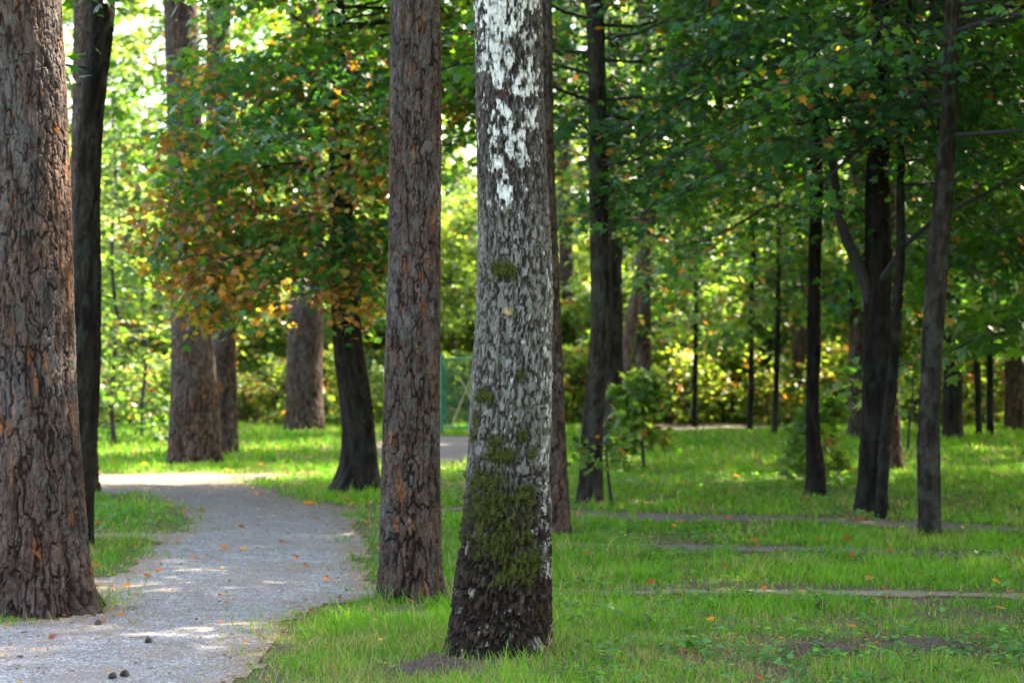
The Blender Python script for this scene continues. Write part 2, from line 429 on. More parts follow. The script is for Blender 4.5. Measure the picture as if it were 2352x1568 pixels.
def birch_relief(th, z, circ, cx_px):
    """the birch: white paper patches high up, cracked grey bark in the middle, black furrowed foot with moss"""
    u = th / (2 * math.pi) * circ
    cx, cy = np.cos(th) * circ / 6.283, np.sin(th) * circ / 6.283
    d0 = 10.8
    py = 784 + (CAM_H - z) / d0 * F                       # level of the photograph, only used as a height scale
    sx = np.cos(th) * circ / 6.283 / d0 * F               # across the front face, same units
    front = (-np.sin(th) > -.15)
    wu = (fbm(cx * 12, cy * 12, z * 8, 3) - .5) * .07
    wv = (fbm(cx * 9, cy * 9, z * 9 + 30, 2) - .5) * .08
    nu = int(round(circ / .030))
    f1, f2, cid = cells((u + wu * 1.3) / circ * nu, (z + wv) / .085, nu, 3)
    u1 = fbm((cx + wu * .3) * 46, (cy + wu * .3) * 46, (z + wv * .5) * 15, 2); u2 = fbm((cx + wu * .3) * 17, cy * 17 + 4, (z + wv) * 4.2, 2)
    r1 = fbm(cx * 85 + wu * 9, cy * 85, z * 34, 3); r2 = fbm(cx * 150, cy * 150, z * 70, 2)
    low = sstep(1060, 1270, py + 120 * (fbm(cx * 6, cy * 6, z * 3, 2) - .5))    # 1 at the foot
    top = 1 - sstep(330, 620, py)
    plate = sstep(.0, .085, abs(u1 - .5)) * sstep(.40, .50, r1 + .04); big = sstep(.0, .07, abs(u2 - .5)) * (.7 + .3 * sstep(0, .2, f2 - f1))
    fine = fbm(cx * 110, cy * 110, z * 80, 2) - .5
    n1 = fbm(cx * 14 + 3, cy * 14, z * 11, 4); n2 = fbm(cx * 30, cy * 30, z * 34, 3)
    # white paper: noise field + blobs where the photograph has them
    blob = np.zeros_like(z)
    for bx, by, rx, ry, s in [(-30, 40, 48, 75, .9), (-42, 135, 36, 60, .7), (56, 25, 24, 40, .65), (-25, 100, 40, 25, .7), (35, 215, 26, 20, .6), (-30, 205, 24, 22, .6), (-15, 290, 26, 16, .7),
                              (30, 240, 45, 14, .5), (0, 360, 18, 40, .7), (-50, 340, 14, 32, .7), (35, 375, 14, 32, .65), (-40, 405, 30, 22, .8), (60, 300, 20, 28, .5),
                              (-25, 470, 22, 30, .75), (5, 390, 45, 22, .4), (62, 190, 10, 70, .35)]:
        blob = np.maximum(blob, s * np.exp(-(((sx - bx) / rx) ** 2 + ((py - by) / ry) ** 2) * .9))
    blob = np.where(front, blob, top * .45)
    edge = sstep(62, 84, sx) * sstep(520, 700, py) * (1 - sstep(1280, 1420, py))       # pale strip on the right edge
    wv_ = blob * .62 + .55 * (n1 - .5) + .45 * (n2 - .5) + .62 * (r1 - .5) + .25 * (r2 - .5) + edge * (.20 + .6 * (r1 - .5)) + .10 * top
    white = sstep(.22, .40, wv_) * (.25 + .75 * sstep(.40, .47, r1 + .06 * top + .10 * blob))
    lent = fbm(cx * 16 + wu * 6, cy * 16, z * 110 + 90 * wv, 3)                                            # fine horizontal lenticels
    white *= 1 - .45 * sstep(.60, .72, lent)
    h_rough = (.010 + .016 * low) * (plate * (.6 + .4 * big) - .5) + .010 * (big - .5) * (.4 + low) + .006 * fine + .012 * (r1 - .5)
    h_white = .004 + .003 * fine
    h = h_rough * (1 - white) + h_white * white
    mid_c = lerp3((.16, .145, .135), (.40, .37, .355), np.clip(1.9 * (r1 - .28) + .8 * (r2 - .5), 0, 1))
    dk_c = lerp3((.028, .018, .013), (.100, .070, .054), np.clip(1.8 * (r1 - .3) + .6 * (r2 - .5), 0, 1))
    topd = lerp3((.10, .085, .08), (.24, .215, .205), np.clip(1.9 * (r1 - .3) + .8 * (r2 - .5), 0, 1))
    k = (sstep(420, 600, py + 100 * (n1 - .5)))[:, None]
    c = topd * (1 - k) + mid_c * k
    lo = low[:, None]; c = c * (1 - lo) + dk_c * lo
    deep = 1 - plate[:, None] * (.6 + .4 * big[:, None])
    c = c * (1 - .85 * deep) + np.array([.036, .026, .021])[None] * .85 * deep
    lich = (sstep(.50, .66, fbm(cx * 26 + 9, cy * 26, z * 20, 3)) * sstep(480, 760, py) * (1 - low) * plate)[:, None] * .75
    c = c * (1 - lich) + np.array([.21, .235, .185])[None] * lich
    fleck = (sstep(.66, .74, fbm(cx * 40 + 2, cy * 40, z * 14, 3)) * .8 * low * plate)[:, None]
    c = c * (1 - fleck) + np.array([.50, .45, .40])[None] * fleck
    c = c * np.array([.50, .47, .42])
    w = white[:, None]
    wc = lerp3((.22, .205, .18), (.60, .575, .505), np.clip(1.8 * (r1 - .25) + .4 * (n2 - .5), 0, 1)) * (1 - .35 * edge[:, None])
    c = c * (1 - w) + wc * w
    scar = (np.exp(-(((sx + 22) / 15) ** 2 + ((py - 253) / 14) ** 2)) > .45) & front
    c[scar] = np.array([.06, .032, .025]); h[scar] -= .004
    kn = np.hypot((sx - 5) / 22, (py - 170) / 36)
    knot = np.exp(-((kn - 1) / .2) ** 2) * front * (np.sin(th) < 0)
    h -= .014 * knot; c = c * (1 - .7 * knot[:, None]) + np.array([.04, .03, .027])[None] * .7 * knot[:, None]
    h += .010 * np.exp(-(kn / .8) ** 2) * front
    # moss
    mo = np.zeros_like(z)
    for bx, by, rx, ry, s in [(-25, 645, 30, 22, 1), (-62, 935, 22, 16, .85), (-30, 1035, 26, 14, .75), (28, 1020, 22, 20, .7), (-10, 1068, 42, 18, .95), (55, 1060, 12, 20, .7), (25, 890, 12, 20, .55),
                              (-40, 1130, 48, 40, .85), (-25, 1195, 62, 50, .95), (35, 1165, 26, 45, .8), (-15, 1265, 60, 50, .95), (50, 1310, 32, 42, 1), (10, 1340, 50, 25, .8),
                              (-70, 1180, 18, 60, .8), (20, 960, 30, 14, .45), (60, 425, 14, 10, .55), (-85, 1000, 8, 40, .6)]:
        mo = np.maximum(mo, s * np.exp(-(((sx - bx) / rx) ** 2 + ((py - by) / ry) ** 2) * .8))
    mo = np.where(np.sin(th) < .2, mo, 0)
    moss = sstep(.30, .56, mo * .72 + 1.1 * (fbm(cx * 24, cy * 24, z * 22, 3) - .5) + .5 * (r1 - .5))
    film = sstep(.16, .40, mo * .75 + .8 * (n1 - .5) + .5 * (r1 - .5))[:, None] * .8
    c = c * (1 - film) + lerp3((.030, .020, .012), (.050, .050, .018), n1) * film
    m_ = moss[:, None]
    mc = lerp3((.020, .018, .008), (.065, .075, .012), fbm(cx * 50, cy * 50, z * 50, 2))
    c = c * (1 - m_) + mc * m_; h = h + moss * (.006 + .010 * fbm(cx * 60, cy * 60, z * 60, 2))
    yl = (np.exp(-(((sx + 15) / 11) ** 2 + ((py - 744) / 6) ** 2)) * front)[:, None] * (n2[:, None] > .4)
    c = c * (1 - .8 * yl) + np.array([.55, .36, .12])[None] * .8 * yl
    return h, c, moss

def smooth_interp(zq, z, v):
    """Catmull-Rom through (z, v)"""
    z = np.asarray(z, float); v = np.asarray(v, float)
    m = np.gradient(v, z)
    i = np.clip(np.searchsorted(z, zq) - 1, 0, len(z) - 2)
    h = z[i + 1] - z[i]; t = np.clip((zq - z[i]) / h, 0, 1)
    t2, t3 = t * t, t * t * t
    return (2 * t3 - 3 * t2 + 1) * v[i] + (t3 - 2 * t2 + t) * h * m[i] + (-2 * t3 + 3 * t2) * v[i + 1] + (t3 - t2) * h * m[i + 1]

class Trunk:
    """profile: list of (py, centre px, width px) from the foot up, d = distance; height = total height in metres"""
    def __init__(s, d, prof, height, kind, seed, flare=(.25, .18), lobes=5, step=.012, rtop=.05, lean=0.0):
        s.d, s.kind, s.seed = d, kind, seed
        zs = [Z(p[0], d) for p in prof]; xs = [X(p[1], d) for p in prof]; rs = [p[2] / F * d / 2 for p in prof]
        s.x0 = xs[0]
        o = np.argsort(zs); zs = list(np.array(zs)[o]); xs = list(np.array(xs)[o]); rs = list(np.array(rs)[o])
        zs[0] = min(zs[0], 0.0) if zs[0] < .15 else zs[0]
        if zs[0] > 0: zs = [0] + zs; xs = [xs[0]] + xs; rs = [rs[0]] + rs
        sl = (xs[-1] - xs[-2]) / (zs[-1] - zs[-2]) if len(zs) > 2 else 0
        ztop = zs[-1]; rr = rs[-1]
        for k in (1, 2, 3):
            f = k / 3; zs.append(ztop + (height - ztop) * f); xs.append(xs[-1] + sl * .4 / k * (height - ztop) / 3); rs.append(rr * (1 - f) + rtop * f)
        s.zs, s.xs, s.rs = np.array(zs), np.array(xs), np.array(rs)
        s.height = height; s.flare = flare; s.lobes = lobes; s.step = step; s.ly = lean
    def c(s, z):
        z = np.asarray(z, float)
        return smooth_interp(z, s.zs, s.xs) - s.x0 + (.03 * (vnoise(z * 1.3, s.seed * 3.3, 0) - vnoise(0, s.seed * 3.3, 0)) if s.kind == 'dark' else 0), s.ly * z + (0 * z if s.kind != 'birch' else 0 * z)
    def r(s, z): return smooth_interp(np.asarray(z, float), s.zs, s.rs)
    def build(s, parent, name='trunk'):
        vis = Z(-60, s.d)
        zz = np.concatenate([np.arange(-.12, vis, s.step), np.linspace(vis, s.height, max(6, int((s.height - vis) / .25)))])
        rm = float(np.mean(s.rs[:4])); circ = 2 * math.pi * rm
        nth = int(max(20, circ / s.step))
        th = np.arange(nth) * 2 * math.pi / nth
        TH, ZZ = np.meshgrid(th, zz); t, z = TH.ravel(), ZZ.ravel(); zc = np.maximum(z, 0)
        r = s.r(zc)
        lob = .5 + .5 * np.cos(t * s.lobes + s.seed * 2.1 + .8 * np.sin(t * 2 + s.seed)) ** 3
        r = r * (1 + s.flare[0] * np.exp(-zc / s.flare[1]) * (.35 + lob))
        r = r * (1 + .05 * (fbm(np.cos(t) * 1.2 + s.seed, np.sin(t) * 1.2, z * .9, 2) - .5) * 2)
        moss = None
        if s.kind == 'birch': h, c, moss = birch_relief(t, z, circ, 0)
        else: h, c = bark_relief(s.kind, t, z, circ, s.seed)
        fade = 1 if s.kind != 'x' else 1
        if vis < s.height:   # coarse rows above: no relief aliasing
            h = h * np.where(z > vis, .4, 1)
        r = r + h
        ox, oy = s.c(zc)
        v = np.stack([ox + r * np.cos(t), oy + r * np.sin(t), z], -1)
        nz = len(zz); i = np.arange(nz - 1)[:, None] * nth; j = np.arange(nth)[None]; j2 = (j + 1) % nth
        q = np.stack([i + j, i + j2, i + nth + j2, i + nth + j], -1).reshape(-1, 4)
        o = link(name, np_mesh(name, v, 4, q, {'bark': c}, smooth=True), M_BARK, parent)
        s.moss = (v, t, moss); return o

# ------------------------------------------------------------------ leaves
MAPLE = np.array([(0, 0), (.24, -.04), (.46, .10), (.31, .25), (.52, .54), (.21, .52), (0, 1.0), (-.21, .52), (-.52, .54), (-.31, .25), (-.46, .10), (-.24, -.04)])
OVAL = np.array([(0, 0), (.28, .22), (.30, .58), (0, 1.0), (-.30, .58), (-.28, .22)])
NEEDLE = np.array([(0, 0), (.06, .5), (0, 1), (-.06, .5)])
BLADE = np.array([(.5, 0), (.38, .55), (0, 1.0), (-.38, .55), (-.5, 0)])

def place_leaves(tmpl, pos, nrm, dirn, size, wid, tint, name, curl=.22, jitter=True):
    n = len(pos); k = len(tmpl)
    nrm = nrm / (np.linalg.norm(nrm, axis=1)[:, None] + 1e-9)
    dirn = dirn - (dirn * nrm).sum(1)[:, None] * nrm; dirn /= np.linalg.norm(dirn, axis=1)[:, None] + 1e-9
    side = np.cross(nrm, dirn)
    tx, ty = tmpl[:, 0], tmpl[:, 1]
    cur = rng.uniform(.3, 1.3, n) * curl
    zz = -(np.abs(tx)[None] * .9 + (ty[None] ** 2) * .7) * cur[:, None]
    v = pos[:, None] + size[:, None, None] * (side[:, None] * (tx[None, :, None] * wid) + dirn[:, None] * ty[None, :, None] + nrm[:, None] * zz[..., None])
    loops = np.arange(n * k).reshape(n, k)
    col = np.repeat(tint, k, axis=0)
    return np_mesh(name, v.reshape(-1, 3), k, loops, {'tint': col}, smooth=False)

GREENS = np.array([(.024, .070, .016), (.038, .098, .016), (.070, .140, .026), (.140, .205, .045)])
DEEP = np.array([(.018, .068, .026), (.028, .098, .026), (.050, .135, .024), (.095, .180, .026)])
def leaf_tint(pos, g, autumn, seed, deep=False):
    GREENS_ = DEEP if deep else GREENS
    """autumn: function pos -> probability of an orange leaf"""
    n = len(pos)
    a = np.clip(fbm(pos[:, 0] * .9 + seed, pos[:, 1] * .9, pos[:, 2] * 1.2, 2) * 1.8 - .45 + g + rng.normal(0, .16, n), 0, .999) * 3
    i = np.floor(a).astype(int); f = (a - i)[:, None]
    c = GREENS_[i] * (1 - f) + GREENS_[np.minimum(i + 1, 3)] * f
    p = autumn(pos) * (.35 + 1.6 * sstep(.48, .66, fbm(pos[:, 0] * 2.2 + seed, pos[:, 1] * 2.2, pos[:, 2] * 2.2, 2)))
    m = rng.random(n) < p
    o = np.array([(.32, .13, .04), (.40, .18, .05), (.22, .10, .035), (.36, .25, .05)])[rng.integers(0, 4, n)] * rng.uniform(.6, 1.1, (n, 1))
    c[m] = o[m]
    return c * rng.uniform(.75, 1.25, (n, 1))

def grow(cfun, z0, z1, rad, nb, nt, nl, lsize, droop, up, seed, spread=.16, az=None, prof=None, s0=.22, twr=.5, zb=1.0):
    """branches with side twigs in flat sprays; returns Tubes and leaf arrays"""
    g = np.random.default_rng(seed)
    tb = Tubes(); P = []; Nn = []; Dd = []
    for b in range(nb):
        t = (b + g.random()) / nb
        z = z0 + (z1 - z0) * t ** zb
        a = g.uniform(0, 2 * math.pi) if az is None else g.uniform(*az)
        L = rad * (prof(t) if prof else (1 - .55 * t ** 1.5)) * g.uniform(.65, 1.15)
        ox, oy = cfun(z)
        ss = np.linspace(0, 1, 9)
        wob = g.normal(0, .22); ang = a + wob * ss * 2 + .22 * np.sin(ss * 6 + g.random() * 6)
        e = up * g.uniform(.5, 1.3) * (.6 + 1.5 * t)
        dx = np.cumsum(np.cos(ang)) / 9 * L; dy = np.cumsum(np.sin(ang)) / 9 * L
        dz = L * (e * ss - droop * g.uniform(.7, 1.3) * ss ** 2) + .06 * L * .4 * np.sin(ss * 8 + g.random() * 6)
        pts = np.stack([ox + dx, oy + dy, z + dz], -1); pts[0] = (ox, oy, z)
        r0 = .005 + .006 * L
        tb.add(pts, r0 * (1 - .85 * ss), 5)
        for k in range(nt):
            s = s0 + (1 - s0) * (k + g.random()) / nt
            i = min(int(s * 8), 7); f = s * 8 - i
            p = pts[i] * (1 - f) + pts[i + 1] * f
            d = pts[i + 1] - pts[i]; d /= np.linalg.norm(d)
            sgn = 1 if (k % 2) else -1
            w = g.uniform(.5, 1.15) * sgn
            dd = np.array([d[0] * math.cos(w) - d[1] * math.sin(w), d[0] * math.sin(w) + d[1] * math.cos(w), d[2] * .5 + g.normal(0, .18)])
            lt = L * twr * (1.05 - s * .7) * g.uniform(.6, 1.2)
            q = np.linspace(0, 1, 5)[:, None]
            tp = p + dd * lt * q - np.array([0, 0, 1]) * lt * (droop * .6) * q ** 2
            tb.add(tp, np.linspace(r0 * .32, .0015, 5), 3)
            n = max(3, int(nl * lt / (L * twr) * g.uniform(.7, 1.3)))
            qq = g.uniform(.12, 1.05, n)
            bp = p + dd * lt * qq[:, None] - np.array([0, 0, 1]) * (lt * droop * .6 * qq ** 2)[:, None]
            perp = np.array([-dd[1], dd[0], 0]); perp /= np.linalg.norm(perp) + 1e-9
            off = g.normal(0, spread, n)
            bp = bp + perp * off[:, None] + np.stack([g.normal(0, .03, n), g.normal(0, .03, n), g.normal(-.02, .05, n)], -1)
            nn = np.stack([g.normal(0, .75, n), g.normal(-.15, .75, n), np.ones(n)], -1)
            od = dd + perp * (np.sign(off) * g.uniform(.2, 1.2, n))[:, None] + np.stack([np.zeros(n), np.zeros(n), g.uniform(-.7, .1, n)], -1)
            P.append(bp); Nn.append(nn); Dd.append(od)
    P = np.concatenate(P); Nn = np.concatenate(Nn); Dd = np.concatenate(Dd)
    S = lsize * g.uniform(.6, 1.2, len(P))
    return tb, P, Nn, Dd, S

def crown_parts(parent, tree, tmpl=MAPLE, g=0.0, autumn=lambda p: 0 * p[:, 0], seed=1, curl=.25, keep=None, deep=True):
    tb, P, Nn, Dd, S = tree
    if keep is not None:
        k = keep(P); P, Nn, Dd, S = P[k], Nn[k], Dd[k], S[k]
        tb.prune(keep)
    link('branches', tb.mesh('branches'), M_TWIG, parent)
    me = place_leaves(tmpl, P, Nn, Dd, S, 1.0, leaf_tint(P, g, autumn, seed, deep=deep), 'crown', curl)
    return link('crown', me, M_MAPLE if deep else M_LEAF, parent)

def share(proto_children, parent, rz=0, sc=1):
    for o in proto_children:
        c = o.copy(); COL.objects.link(c); c.parent = parent
        c.rotation_euler = (0, 0, rz); c.scale = (sc, sc, sc)

def needle_crown(parent, cfun, z0, z1, rad, seed, nb=26, dens=1.0):
    g = np.random.default_rng(seed); tb = Tubes(); P = []; Dv = []
    for b in range(nb):
        t = (b + g.random()) / nb; z = z0 + (z1 - z0) * t; a = g.uniform(0, 6.283)
        L = rad * (1 - .7 * t) * g.uniform(.6, 1.1); ox, oy = cfun(z); ss = np.linspace(0, 1, 6)
        pts = np.stack([ox + np.cos(a) * L * ss, oy + np.sin(a) * L * ss, z + L * (.15 * ss + .1 * np.sin(ss * 3))], -1)
        tb.add(pts, .03 * L ** .5 * (1 - .8 * ss), 4)
        n = int(160 * dens); q = g.uniform(.35, 1.05, n)
        c = pts[0] + (pts[-1] - pts[0]) * q[:, None] + g.normal(0, 1, (n, 3)) * np.array([.32, .32, .16])
        m = 5
        P.append(np.repeat(c, m, 0)); Dv.append(g.normal(0, 1, (n * m, 3)) + np.array([0, 0, .5]))
    P = np.concatenate(P); Dv = np.concatenate(Dv); n = len(P)
    col = np.array([.03, .065, .025]) * rng.uniform(.6, 1.5, (n, 1))
    me = place_leaves(NEEDLE, P, rng.normal(0, 1, (n, 3)), Dv, rng.uniform(.10, .17, n), 1.6, col, 'crown', 0)
    a = link('branches', tb.mesh('branches'), M_TWIG, parent); b = link('crown', me, M_NEEDLE, parent)
    return [a, b]

# ------------------------------------------------------------------ the trees
def base(px, d): return (X(px, d), d, float(ground_h(X(px, d), d)))
GP = 'pine trunks of the grove'; GB = 'broadleaf trees of the grove'

def tree_obj(kind, d, prof, label, cat, group, height, bark, seed, **kw):
    t = Trunk(d, prof, height, bark, seed, **kw)
    root = empty(kind, base(prof[0][1], d), label, cat, group)
    t.build(root)
    return root, t

PINE_CROWN = []
def pine(d, prof, label, seed, height=15, step=.012, **kw):
    root, t = tree_obj('pine_tree', d, prof, label, 'tree', GP, height, 'pine', seed, step=step, rtop=.08, **kw)
    cx, cy = t.c(np.array([height * .8])); 
    if not PINE_CROWN:
        PINE_CROWN.extend(needle_crown(root, lambda z: (float(cx[0]) , float(cy[0])), 9.6, 15.2, 3.1, 5, nb=40, dens=1.3))
        PINE_CROWN.append((float(cx[0]), float(cy[0]), height))
    else:
        px, py, ph = PINE_CROWN[2]
        for o in PINE_CROWN[:2]:
            c = o.copy(); COL.objects.link(c); c.parent = root
            c.location = (float(cx[0]) - px, float(cy[0]) - py, height - ph)
    return root, t

pine(12.8, [(1400, 92, 206), (1200, 90, 202), (1000, 82, 196), (800, 74, 192), (500, 68, 188), (200, 58, 180), (0, 45, 178)],
     'thick cracked pine trunk at the left edge, beside the path', 1, 17, .0042, flare=(.42, .17), lobes=6)
pine(13.5, [(1372, 944, 134), (1200, 944, 132), (1000, 945, 126), (800, 948, 121), (600, 951, 117), (300, 953, 116), (0, 953, 110)],
     'straight slim grey pine trunk just left of the birch', 2, 16, .0042, flare=(.26, .13), lobes=5)
pine(23.0, [(1130, 188, 66), (700, 190, 64), (400, 194, 60), (0, 198, 56)], 'reddish pine trunk half hidden behind the dark leaning trunk on the left', 3, 15, .012)
pine(28.2, [(1066, 446, 112), (1000, 446, 112), (900, 445, 104), (750, 440, 92), (450, 430, 80), (0, 415, 76)], 'stout pine with flared foot beyond the path bend, front one of a pair', 4, 16, .011, flare=(.20, .30), lobes=6)
pine(30.2, [(1050, 512, 66), (800, 509, 64), (400, 507, 60), (0, 502, 54)], 'narrower pine close behind the stout flared pine', 5, 15, .012, flare=(.15, .2))
pine(38.2, [(992, 698, 84), (850, 700, 82), (700, 703, 76), (400, 705, 70), (0, 700, 64)], 'pine trunk with a sunlit right edge in front of the bright shrubs', 6, 16, .013, flare=(.14, .25))
pine(18.2, [(1222, 1277, 62), (1000, 1268, 60), (700, 1257, 58), (400, 1245, 58), (0, 1238, 56)], 'reddish pine trunk showing along the right side of the birch', 7, 15, .009, flare=(.15, .16))
pine(44.0, [(964, 1312, 38), (700, 1303, 33), (0, 1290, 28)], 'small distant dark pine trunk seen just right of the birch', 8, 13, .02)
pine(40.0, [(983, 1478, 36), (600, 1478, 33), (0, 1480, 28)], 'distant pine trunk behind the bright green sapling', 9, 14, .02)
pine(27.0, [(1078, 2052, 36), (800, 2044, 34), (0, 2040, 30)], 'rust brown trunk peeking out right of the big forked dark tree', 10, 14, .014, flare=(.3, .2))
pine(36.0, [(1005, 1972, 44), (600, 1972, 42), (0, 1966, 38)], 'greyish pine trunk behind and left of the big forked dark tree', 11, 15, .016)
pine(38.5, [(990, 2335, 50), (600, 2330, 48), (0, 2326, 44)], 'brown trunk at the right edge of the photo beyond the lawn', 12, 14, .018)
pine(42.0, [(968, 1838, 40), (600, 1842, 36), (0, 1850, 32)], 'distant trunk left of the thin crooked dark tree, its left edge catching light', 13, 14, .02)

# the birch
rb = empty('birch_tree', base(1150, 10.8), 'old birch with white flaking bark above and mossy black foot, nearest tree in the centre', 'tree', None)
tb_ = Trunk(10.8, [(1522, 1152, 208), (1450, 1154, 206), (1380, 1158, 204), (1300, 1163, 196), (1200, 1170, 190), (1100, 1170, 184), (1000, 1175, 184), (900, 1178, 180), (800, 1181, 174), (700, 1184, 171),
                   (600, 1183, 165), (400, 1176, 157), (200, 1170, 150), (0, 1166, 152)], 14, 'birch', 2, flare=(.22, .13), lobes=4, step=.0034, rtop=.05)
tb_.build(rb)
# moss tufts on the birch
v, t, mo = tb_.moss
idx = np.where((rng.random(len(mo)) < sstep(.02, .9, mo) ** 1.5) & (np.sin(t) < .25))[0]
idx = rng.choice(idx, min(26000, len(idx)), replace=False)
outw = np.stack([np.cos(t[idx]), np.sin(t[idx]), np.full(len(idx), -.1)], -1)
n = len(idx)
mt = np.array([.060, .070, .010]) * rng.uniform(.45, 1.7, (n, 1)) * (1 + rng.random((n, 1)) * np.array([.35, 0, 0]))
me = place_leaves(NEEDLE, v[idx] - outw * .002, rng.normal(0, 1, (n, 3)), outw + rng.normal(0, .55, (n, 3)), rng.uniform(.005, .014, n), 2.6, mt, 'moss', 0)
link('moss', me, M_MOSS, rb)
g2 = grow(lambda z: tuple(float(q) for q in tb_.c(z)), 6.0, 13.6, 2.4, 34, 12, 14, .06, .55, .8, 91)
crown_parts(rb, g2, OVAL, .2, seed=4)

# ---------- broadleaf trees
def broad(d, prof, label, seed, height=9.5, step=.011, bark='dark', kind='broadleaf_tree', **kw):
    return tree_obj(kind, d, prof, label, 'tree', GB, height, bark, seed, step=step, rtop=.025, **kw)
def cf(t): return lambda z: tuple(float(q) for q in t.c(z))

# dark trunk behind the left pine
r_, t_ = broad(16.9, [(1252, 168, 82), (1150, 176, 80), (1000, 190, 76), (700, 198, 66), (450, 204, 56), (200, 222, 50), (0, 236, 54)],
               'nearly black trunk bending right, close behind the thick left pine', 21, 9)
tr = grow(cf(t_), 2.7, 8.8, 1.8, 15, 13, 20, .095, .45, .5, 31, s0=.12)
crown_parts(r_, tr, g=.0, seed=9, keep=lambda P: ~((P[:, 2] < 2.9) & (P[:, 0] > .9)))
# small leafy twigs low on that trunk
# the leaning orange-leaved tree
r_, t_ = broad(23.1, [(1128, 816, 98), (1060, 822, 84), (1000, 820, 77), (900, 811, 74), (800, 800, 70), (700, 792, 66), (600, 788, 60), (450, 780, 52), (300, 776, 45), (0, 765, 38)],
               'dark leaning trunk with drooping green and orange leaves, beside the path bend', 22, 9.5, flare=(.60, .16), lobes=4)
IX = X(818, 23.1)
def keepI(P):
    wx = P[:, 0] + IX; py = 784 + (CAM_H - P[:, 2]) * F / 23.1; px = 1176 + wx * F / 23.1
    lim = np.interp(px, [300, 380, 450, 560, 640, 720, 790, 850, 900, 960, 1200], [380, 640, 735, 730, 690, 620, 740, 760, 640, 330, 260])
    thin = .88 * sstep(455, 385, px) * sstep(560, 430, py)
    return (py < lim + rng.normal(0, 28, len(P))) & (rng.random(len(P)) > thin)
tr = grow(cf(t_), 1.9, 9.2, 2.8, 150, 18, 52, .086, .62, .42, 32, prof=lambda t: 1 - .4 * t ** 2, zb=1.5)
crown_parts(r_, tr, g=.16, seed=2, autumn=lambda P: .08 + .42 * sstep(4.8, 2.6, P[:, 2]), keep=keepI)

# trunk L and its neighbours
r_, t_ = broad(21.4, [(1156, 1355, 56), (1000, 1364, 48), (800, 1375, 45), (600, 1381, 42), (400, 1375, 40), (0, 1370, 38)],
               'slim dark trunk right of the birch, standing on the lawn behind the worn track', 23, 9)
tr = grow(cf(t_), 2.8, 9.0, 2.6, 60, 15, 17, .10, .45, .45, 33)
crown_parts(r_, tr, g=.05, seed=3, autumn=lambda P: .05 + 0 * P[:, 0], keep=lambda P: P[:, 2] > 3.1 - .25 * np.clip(P[:, 0], -1, 2) + .2 * np.sin(P[:, 0] * 5))
r_, t_ = broad(31.7, [(1033, 1405, 42), (700, 1412, 38), (400, 1405, 38), (0, 1415, 36)],
               'dark trunk just behind the slim dark trunk right of the birch', 24, 9)
BPROTO = []
tr = grow(cf(t_), 2.8, 9.0, 2.4, 50, 14, 15, .11, .4, .5, 34)
crown_parts(r_, tr, g=.25, seed=5, deep=False, autumn=lambda P: .08 + 0 * P[:, 0])
r_, t_ = broad(32.5, [(1035, 1418, 26), (880, 1433, 26), (700, 1456, 25), (500, 1497, 20), (300, 1516, 15), (100, 1530, 12)],
               'thin leaning trunk with a pale lit side, tilting right from the paired trunks', 25, 6.5, bark='pine', flare=(.1, .1))
tr = grow(cf(t_), 3.6, 6.4, 1.6, 16, 10, 14, .095, .4, .5, 35)
crown_parts(r_, tr, g=.4, seed=6, deep=False)

# right hand trees
r_, t_ = broad(22.6, [(1136, 1874, 40), (1090, 1874, 42), (1000, 1866, 32), (800, 1868, 30), (600, 1872, 29), (400, 1875, 27), (200, 1865, 25), (0, 1862, 24)],
               'thin crooked black trunk on the lawn, left of the big forked tree', 26, 8)
tr = grow(cf(t_), 2.5, 8.0, 2.6, 60, 15, 29, .085, .5, .3, 36)
crown_parts(r_, tr, g=.0, seed=7, autumn=lambda P: .07 + 0 * P[:, 0], keep=lambda P: P[:, 2] > 2.1 + .35 * np.sin(P[:, 0] * 2.3 + 1))
r_, t_ = broad(20.3, [(1175, 1998, 66), (1100, 2002, 64), (1000, 2004, 64), (800, 2012, 60), (650, 2013, 60), (500, 2012, 54), (250, 2020, 44), (0, 2018, 36)],
               'big black forked trunk with a root spreading left, largest tree on the right', 27, 10, flare=(.35, .14), lobes=3)
lb = Tubes()
def PW(px, py, d): return (X(px, d) - X(1998, 20.3), d - 20.3, Z(py, d))
pts = [PW(*q) for q in [(2008, 720, 20.3), (1990, 650, 20.28), (1968, 600, 20.25), (1945, 550, 20.2), (1930, 500, 20.15), (1922, 440, 20.1), (1905, 330, 20.0), (1880, 180, 19.9), (1850, 20, 19.8)]]
lb.add(pts, [.075, .064, .056, .05, .045, .04, .034, .026, .018], 10)
pts = [PW(*q) for q in [(2025, 640, 20.2), (2080, 560, 20.0), (2150, 500, 19.7), (2250, 450, 19.3), (2380, 380, 18.9)]]
lb.add(pts, [.03, .025, .022, .018, .01], 8)
pts = [PW(*q) for q in [(1890, 420, 18.6), (1960, 350, 18.8), (2060, 270, 19.2), (2150, 200, 19.8), (2200, 150, 20.6)]]
lb.add(pts, [.008, .02, .026, .03, .04], 8)
pts = [PW(*q) for q in [(1850, 240, 19.4), (1960, 200, 19.4), (2050, 130, 19.6), (2140, 40, 20), (2200, -60, 20.5)]]
lb.add(pts, [.008, .018, .024, .03, .035], 8)
link('limbs', lb.mesh('limbs'), M_TWIG, r_)
tr = grow(cf(t_), 2.7, 9.8, 3.0, 96, 16, 30, .086, .45, .3, 37, prof=lambda t: 1 - .4 * t ** 2)
crown_parts(r_, tr, g=-.06, seed=8, autumn=lambda P: .05 + 0 * P[:, 0], keep=lambda P: P[:, 2] > 2.75 + .3 * np.sin(P[:, 0] * 2 + 2))
